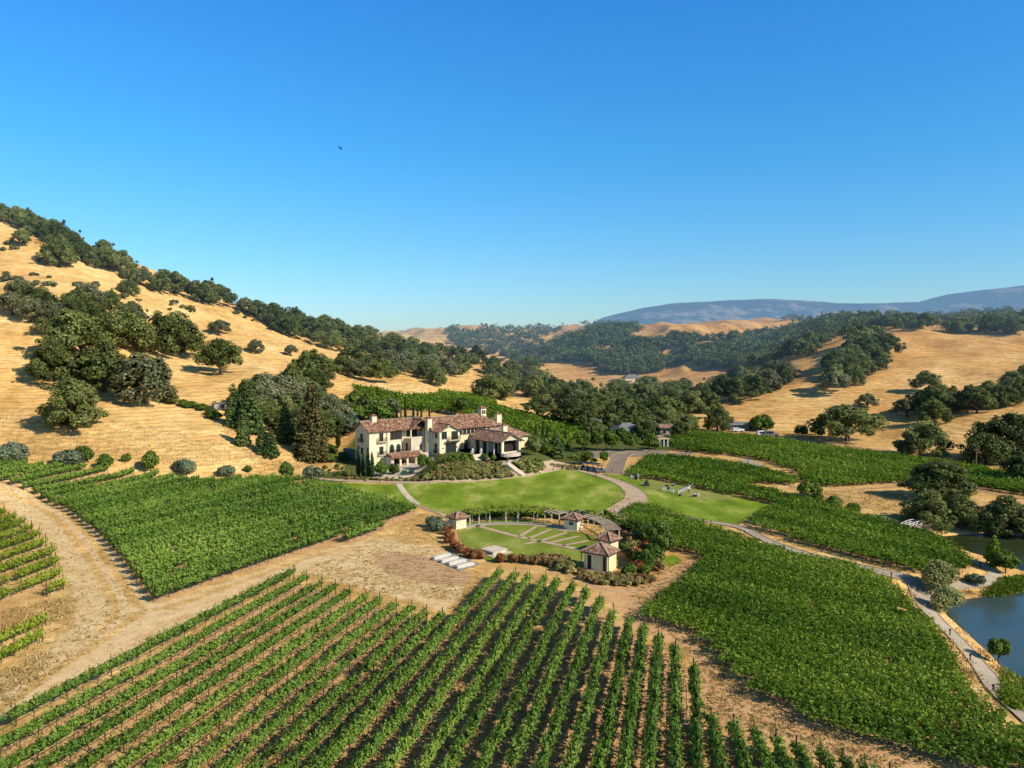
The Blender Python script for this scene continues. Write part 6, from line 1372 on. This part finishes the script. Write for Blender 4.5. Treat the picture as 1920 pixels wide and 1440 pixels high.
# people: one continuous skinned body each
def person(u, v, label, shirt, trousers, pose=0, rz=0.0):
    p = unproj([(u, v)])[0]; g = thing('person', label, 'person', (p[0], p[1], p[2] + .08), rz)
    J = {'pel': (0, 0, .95), 'wa': (0, 0, 1.1), 'ch': (0, .02, 1.36), 'nk': (0, .01, 1.5), 'h0': (0, 0, 1.58), 'h1': (0, -.02, 1.72), 'hl': (.10, 0, .9), 'kl': (.12, -.02 - .08 * pose, .5), 'al': (.12, .02, .08), 'fl': (.13, -.16, .04), 'hr': (-.10, 0, .9), 'kr': (-.12, -.02, .5), 'ar': (-.13, .05 * pose, .08), 'fr': (-.14, -.13, .04),
         'sl': (.19, .01, 1.40), 'el': (.26, .02, 1.12), 'wl': (.24, -.1 - .1 * pose, .92), 'ml': (.235, -.15 - .12 * pose, .84), 'sr': (-.19, .01, 1.40), 'er': (-.27, .03, 1.13), 'wr': (-.25, -.08, .90), 'mr': (-.25, -.11, .82)}
    E = [('pel', 'wa'), ('wa', 'ch'), ('ch', 'nk'), ('nk', 'h0'), ('h0', 'h1'), ('pel', 'hl'), ('hl', 'kl'), ('kl', 'al'), ('al', 'fl'), ('pel', 'hr'), ('hr', 'kr'), ('kr', 'ar'), ('ar', 'fr'), ('ch', 'sl'), ('sl', 'el'), ('el', 'wl'), ('wl', 'ml'), ('ch', 'sr'), ('sr', 'er'), ('er', 'wr'), ('wr', 'mr')]
    RD = {'pel': .15, 'wa': .13, 'ch': .155, 'nk': .06, 'h0': .085, 'h1': .095, 'hl': .09, 'kl': .06, 'al': .04, 'fl': .04, 'hr': .09, 'kr': .06, 'ar': .04, 'fr': .04, 'sl': .06, 'el': .045, 'wl': .03, 'ml': .035, 'sr': .06, 'er': .045, 'wr': .03, 'mr': .035}
    K = list(J); me = bpy.data.meshes.new('body'); me.from_pydata([J[k] for k in K], [(K.index(a), K.index(b)) for a, b in E], []); me.materials.append(M['skin']); me.materials.append(shirt); me.materials.append(trousers)
    o = link('body', me, g); md = o.modifiers.new('skin', 'SKIN')
    if not me.skin_vertices: me.skin_vertices.new()
    for i, k in enumerate(K): me.skin_vertices[0].data[i].radius = (RD[k], RD[k] * .85); me.skin_vertices[0].data[i].use_root = (k == 'pel')
    md.use_smooth_shade = True; sb = o.modifiers.new('sub', 'SUBSURF'); sb.levels = 1; sb.render_levels = 1
    dg = bpy.context.evaluated_depsgraph_get(); ev = bpy.data.meshes.new_from_object(o.evaluated_get(dg)); o.modifiers.clear(); o.data = ev; ev.name = 'body'
    while len(ev.materials) < 3: ev.materials.append(None)
    ev.materials[0] = M['skin']; ev.materials[1] = shirt; ev.materials[2] = trousers
    for f in ev.polygons:
        c = f.center; f.material_index = 2 if c.z < .98 and abs(c.x) < .215 else (1 if c.z < 1.49 and not (abs(c.x) > .2 and c.z < 1.1) else 0)
    MB().ball((0, .02, 1.76), .105, 10, 6, .8).build('hair', M['hair'], g)
person(1291, 926, 'person in a white shirt and dark trousers standing beside the chair row', M['cloth_w'], M['cloth_d'], 1, R(30))
person(1196, 900, 'person in pale clothes standing by the hedge at the left of the green', M['cloth_w'], M['cloth_w'], 0, R(-40))
person(1137, 842, 'person in a red top under the round trees by the car park', M['cloth_r'], M['cloth_d'], 0, R(100))
# footbridge
a, b = np.array(atZ(1690, 997, -.8)), np.array(atZ(1742, 990, -.8)); Lb = np.hypot(*(b - a)[:2]); g = thing('footbridge', 'small white arched wooden footbridge with slatted railings over the channel', 'bridge', tuple(a), math.atan2(b[1] - a[1], b[0] - a[0]))
arc = lambda t: .75 * math.sin(math.pi * t)
s = MB(); n = 14
for k in range(n): s.bar((Lb * k / n, 0, arc(k / n)), (Lb * (k + 1) / n, 0, arc((k + 1) / n)), 1.6, .14)
s.build('deck', M['beam'], g)
for y in (-.78, .78):
    s = MB()
    for k in range(n + 1):
        if k % 2 == 0: MB().bar((Lb * k / n, y, arc(k / n)), (Lb * k / n, y, arc(k / n) + 1.05), .09).build('post', M['white'], g)
    for z in (.35, .68, 1.05):
        for k in range(n): s.bar((Lb * k / n, y, arc(k / n) + z), (Lb * (k + 1) / n, y, arc((k + 1) / n) + z), .06, .09)
    s.build('railing', M['white'], g)
for x in (.6, Lb - .6): MB().box(x - .12, x + .12, -.7, .7, -2.2, .4).build('support', M['white'], g)
# utility poles with wires
def pole(u, v, top, label, arm=1.6):
    p = unproj([(u, v)])[0]; h = px_h(u, v, top); g = thing('utility_pole', label, 'utility pole', tuple(p), 0, None); MB().tube((0, 0, -.3), (0, 0, h), .2, .13, 7).build('shaft', M['pole'], g); MB().bar((-arm / 2, 0, h - .7), (arm / 2, 0, h - .7), .15).build('crossarm', M['pole'], g); return p + np.array([0, 0, h - .6])
pa = pole(1540, 830, 800, 'left wooden utility pole on the golden verge below the right hill'); pb = pole(1588, 837, 798, 'right wooden utility pole beside the large foot-of-hill oak'); pc_ = pole(1830, 876, 838, 'wooden utility pole among the oaks by the farm road'); pd = pole(1098, 812, 768, 'utility pole behind the round trees and grey roofs'); pe = pole(731, 752, 731, 'short pole on the slope behind the left wing')
def wire(p, q, label):
    s = MB(); n = 10; P = [p + (q - p) * t - np.array([0, 0, 1.0 * 4 * t * (1 - t)]) for t in np.linspace(0, 1, n)]
    for i in range(n - 1): s.bar(P[i] - p, P[i + 1] - p, .07)
    tag(s.build('power_line', M['iron'], None, tuple(p)), label, 'power line')
wire(pa, pb, 'slack power line between the two poles below the right hill'); wire(pb, pc_, 'long power line from the hill foot to the pole by the farm road')
# houses in the valley
def house(u, v, w_, d, h, rise, rz, label, wall='stucco', roofm='roof_g', hip=True, sink=.5):
    p = unproj([(u, v)])[0]; g = thing('house', label, 'house', (p[0], p[1], p[2]), R(rz)); MB().box(-w_ / 2, w_ / 2, 0, d, -sink, h).build('wall', M[wall], g)
    o = .6; A, B, C_, D = (-w_ / 2 - o, -o, h), (w_ / 2 + o, -o, h), (w_ / 2 + o, d + o, h), (-w_ / 2 - o, d + o, h); hp_ = d / 2 if hip else -.001; r0 = (-w_ / 2 - o + hp_, d / 2, h + rise); r1 = (w_ / 2 + o - hp_, d / 2, h + rise)
    pan = [[A, B, r1, r0], [C_, D, r0, r1]] + ([[D, A, r0], [B, C_, r1]] if hip else []); r = roof_mesh('roof', pan, M[roofm], g, .2); caps([(r0, r1)], r, .25, 'concG')
    n = max(2, int(w_ / 3))
    for k in range(n):
        x = -w_ / 2 + (k + .5) * w_ / n; f = MB().box(x - .55, x + .55, -.06, -.003, .9 if k != n // 2 else .05, 2.2).build('window' if k != n // 2 else 'door', M['white'] if k != n // 2 else M['wood'], g)
        if k != n // 2: MB().box(x - .45, x + .45, -.09, -.061, 1.0, 2.1).build('pane', M['glass'], f)
    return g
house(1125, 806, 9, 6, 2.6, 1.4, -8, 'low house with a grey roof, left of the two above the round trees'); house(1183, 822, 10, 7.5, 2.8, 2.2, 12, 'house with a broad grey ridged roof above the round trees'); g = house(1238, 836, 4.4, 4, 2.6, .6, 5, 'cream building with a columned porch right of the round trees', 'stucco', 'roof_l')
for x in (-2, -.7, .7, 2): MB().tube((x, -1.6, 0), (x, -1.6, 2.4), .2, n=8).build('column', M['white'], g)
MB().box(-2.6, 2.6, -1.9, -.65, 2.4, 2.55).build('porch_roof', M['stucco'], g)
house(1262, 818, 9, 6, 3.0, 1.0, -10, 'pale pinkish flat-looking house at the corner of the upper vineyard', 'stone', 'roof_l', False); house(1400, 806, 12, 4, 1.9, .9, -4, 'long low barn half hidden behind the far valley trees', 'concG', 'roof_g', False)
house(1188, 718, 14, 9, 4, 2.5, 10, 'distant farmhouse with a greenish roof in the far valley', 'stone', 'roof_g'); house(1152, 722, 8, 6, 3, 1.5, 0, 'small distant white house in the far valley', 'stucco', 'roof_g'); house(1222, 730, 12, 7, 3, 1.5, -6, 'distant low barn in the far valley', 'stone', 'roof_g', False)
p = unproj([(418, 770)])[0]; g = thing('shed', 'small grey shed beside the dark conifers on the slope', 'shed', tuple(p), R(35)); MB().box(-2.6, 2.6, 0, 3, -1, 2.2).build('wall', M['concG'], g); MB().box(-2.8, 2.8, -.2, 3.2, 2.201, 2.35).build('roof', M['chrome'], g); MB().box(-.5, .5, -.05, -.003, -.1, 1.9).build('door', M['wood'], g)
def van(u, v, label, mat, rz, L=5.0, h=2.1):
    p = unproj([(u, v)])[0]; g = thing('parked_vehicle', label, 'vehicle', tuple(p), R(rz)); s = MB(); s.box(-L / 2, L / 2, -.95, .95, .4, 1.15); s.add([(-L / 2 + .1, -.9, 1.151), (L / 2 - 1.2, -.9, 1.151), (L / 2 - 1.2, .9, 1.151), (-L / 2 + .1, .9, 1.151), (-L / 2 + .3, -.8, h), (L / 2 - 1.9, -.8, h), (L / 2 - 1.9, .8, h), (-L / 2 + .3, .8, h)], [(0, 3, 2, 1), (4, 5, 6, 7), (0, 1, 5, 4), (1, 2, 6, 5), (2, 3, 7, 6), (3, 0, 4, 7)]); s.build('body', mat, g)
    for y in (-.93, .93): MB().box(-L / 2 + .6, L / 2 - 1.9, y - .03, y + .03, 1.25, h - .2).build('side_window', M['glass'], g)
    for x in (-L / 2 + .9, L / 2 - .9):
        for y in (-.9, .9): MB().tube((x, y - .12, .36), (x, y + .12, .36), .36, n=12).build('wheel', M['rubber'], g)
van(1432, 818, 'white van parked at the far edge of the upper vineyard', M['white'], 5, 5.2, 2.0); van(1446, 819, 'pale blue-grey car parked beside the white van', M['chrome'], -10); van(1384, 810, 'tiny white car parked under the far valley trees', M['white'], 0, 4.2, 1.6)
for u, v, h in ((1112, 815, 6), (1150, 812, 7), (1165, 826, 5), (1205, 824, 7), (1222, 815, 6), (1250, 835, 4), (1228, 842, 4), (1278, 822, 6), (1248, 808, 6), (1290, 812, 7)):
    plant('round_bush' if h < 6 else 'oak', u, v, h, 'garden tree partly hiding the valley houses', 'tree', 'garden trees among the valley houses', None, 1.2)
# soaring birds
def bird(u, v, Y, rx, ry, rz, label, s_=1.0):
    p = atY(u, v, Y); g = thing('bird', label, 'bird', tuple(p), 0); g.rotation_euler = (rx, ry, rz); g.scale = (s_,) * 3
    s = MB(); P = [(0, .30, 0, .01), (0, .18, .01, .07), (0, 0, 0, .10), (0, -.2, -.01, .06), (0, -.45, -.01, .015)]
    for a, b in zip(P[:-1], P[1:]): s.tube(a[:3], b[:3], a[3], b[3], 8, cap=False)
    s.add([(-.03, -.3, 0), (.03, -.3, 0), (.13, -.6, 0), (-.13, -.6, 0)], [(0, 1, 2, 3)]); s.ball((0, .3, .01), .05, 8, 6); s.build('body', M['feather'], g)
    for sx in (-1, 1):
        X = [.05, .35, .65, .9]; F_ = [.14, .18, .12, .02]; B_ = [-.16, -.2, -.16, -.1]; Z = [0.02, .12, .17, .15]; vs = []
        for x, f, b, z in zip(X, F_, B_, Z): vs += [(sx * x, f, z), (sx * x, b, z), (sx * x, f - .05, z + .03)]
        fs = []
        for i in range(3): a = i * 3; fs += [(a, a + 3, a + 5, a + 2), (a + 2, a + 5, a + 4, a + 1), (a, a + 1, a + 4, a + 3)]
        w_ = MB().add(vs, fs)
        for k in range(5): w_.add([(sx * .88, -.1 + .03 * k, .15), (sx * .88, -.07 + .03 * k, .15), (sx * (1.08 - .02 * k), -.2 + .08 * k, .18), (sx * (1.07 - .02 * k), -.22 + .08 * k, .18)], [(0, 1, 2, 3)])
        w_.build('wing', M['feather'], g)
bird(638, 278, 150, R(-20), R(28), R(60), 'dark vulture gliding with raised wings high over the left hill', .62); bird(757, 314, 260, R(0), R(3), R(10), 'tiny distant bird, the lower and fainter of the two', .7)
# straw coloured grass clumps on verges and slopes: nobody could count it
def straw():
    rng = np.random.default_rng(99); P = []
    AR = [([(0, 1150), (140, 1115), (140, 1160), (90, 1170), (0, 1195)], 260), ([(20, 1262), (80, 1220), (100, 1230), (60, 1280), (0, 1300)], 110), ([(1480, 915), (1700, 925), (1700, 960), (1600, 955), (1500, 930)], 500), ([(1290, 985), (1390, 1010), (1500, 1045), (1650, 1080), (1660, 1086), (1500, 1060), (1380, 1030)], 500),
          ([(1740, 1100), (1860, 1085), (1880, 1115), (1800, 1125), (1780, 1140)], 600), ([(1690, 1095), (1800, 1210), (1920, 1330), (1900, 1345), (1780, 1240), (1700, 1140)], 700), ([(1760, 1145), (1900, 1270), (1920, 1300), (1880, 1280), (1790, 1190)], 500), ([(0, 760), (300, 800), (560, 870), (560, 885), (300, 870), (0, 855)], 2200), ([(400, 790), (620, 870), (600, 885), (480, 870)], 700), ([(1180, 905), (1110, 975), (1180, 945), (1195, 935)], 100)]
    for poly, n in AR:
        Q = np.array(poly, float); c = np.column_stack([rng.uniform(Q[:, 0].min(), Q[:, 0].max(), n * 4), rng.uniform(Q[:, 1].min(), Q[:, 1].max(), n * 4)]); c = c[inpoly(c[:, 0], c[:, 1], Q)][:n]; P.append(unproj(c))
    P = np.concatenate(P); P = P[P[:, 2] > WATER + .25]
    for L in PATHS[:14]:
        dm = np.min(np.hypot(P[:, None, 0] - L[None, ::2, 0], P[:, None, 1] - L[None, ::2, 1]), 1); P = P[dm > 1.9]
    n = len(P); k = 9; c = np.repeat(P, k, 0); c[:, :2] += rng.normal(0, .5, (n * k, 2)); h = rng.uniform(.10, .38, n * k); c[:, 2] += h / 2
    nr = rng.normal(0, 1, (n * k, 3)); nr[:, 2] *= .3; up = np.column_stack([rng.normal(0, .35, n * k), rng.normal(0, .35, n * k), np.ones(n * k)])
    V, F = quads(c, nr, up, rng.uniform(.06, .16, n * k), h); tag(link('dry_grass', mesh_np('dry_grass', V, F, M['straw'], None, rng.uniform(0, 1, n * k))), 'tufts of straw coloured dry grass on verges and slopes', 'grass', kind='stuff')
straw()
def weeds():
    rng = np.random.default_rng(97); P = []
    for poly, n in (([(560, 1075), (700, 1010), (800, 960), (850, 1000), (900, 1080), (880, 1130), (700, 1110)], 1500), ([(0, 905), (130, 960), (290, 1140), (200, 1200), (0, 1340), (0, 1260), (130, 1150), (60, 980)], 1100), ([(0, 1400), (400, 1190), (900, 1140), (1300, 1250), (1700, 1440), (0, 1440)], 5200), ([(1190, 1170), (1300, 1200), (1420, 1320), (1700, 1430), (1640, 1440), (1320, 1330), (1200, 1180)], 700), ([(1230, 1060), (1320, 1050), (1230, 1140), (1180, 1120)], 400)):
        Q = np.array(poly, float); c = np.column_stack([rng.uniform(Q[:, 0].min(), Q[:, 0].max(), n * 4), rng.uniform(Q[:, 1].min(), Q[:, 1].max(), n * 4)]); c = c[inpoly(c[:, 0], c[:, 1], Q)][:n]; P.append(unproj(c))
    P = np.concatenate(P); n = len(P); k = 6; c = np.repeat(P, k, 0); c[:, :2] += rng.normal(0, .16, (n * k, 2)); h = rng.uniform(.06, .22, n * k); c[:, 2] += h / 2
    V, F = quads(c, rng.normal(0, 1, (n * k, 3)) + [0, 0, .4], np.column_stack([rng.normal(0, .5, (n * k, 2)), np.ones(n * k)]), rng.uniform(.05, .16, n * k), h)
    mi = np.repeat(rng.uniform(0, 1, n) < .35, k).astype(int)
    tag(link('weeds', mesh_np('weeds', V, F, [M['straw'], M['shrub']], mi, rng.uniform(0, 1, n * k))), 'scattered dry weeds on tracks and between vine rows', 'weeds', kind='stuff')
weeds()
# reeds and green ground cover at the lake shore
def shore():
    rng = np.random.default_rng(98); Q = np.array([(1840, 1120), (1880, 1085), (1935, 1080), (1935, 1118), (1880, 1125)], float); c = np.column_stack([rng.uniform(1840, 1935, 1300), rng.uniform(1080, 1126, 1300)]); c = c[inpoly(c[:, 0], c[:, 1], Q)]
    c2 = np.column_stack([rng.uniform(1880, 1960, 900), rng.uniform(1255, 1330, 900)]); c2 = c2[(c2[:, 1] > 1240 + (c2[:, 0] - 1860) * .55) & (c2[:, 1] < 1300 + (c2[:, 0] - 1860) * .75)]
    P = unproj(np.concatenate([c, c2])); P = P[P[:, 2] > WATER]; n = len(P); k = 8; c = np.repeat(P, k, 0); c[:, :2] += rng.normal(0, .3, (n * k, 2)); h = rng.uniform(.2, .6, n * k); c[:, 2] += h / 2
    V, F = quads(c, rng.normal(0, 1, (n * k, 3)) + [0, 0, .5], np.column_stack([rng.normal(0, .4, (n * k, 2)), np.ones(n * k)]), rng.uniform(.1, .2, n * k), h); tag(link('shore_plants', mesh_np('shore_plants', V, F, M['vineY'], None, rng.uniform(0, .8, n * k))), 'green reeds and grass fringing the lake shore', 'reeds', kind='stuff')
shore()
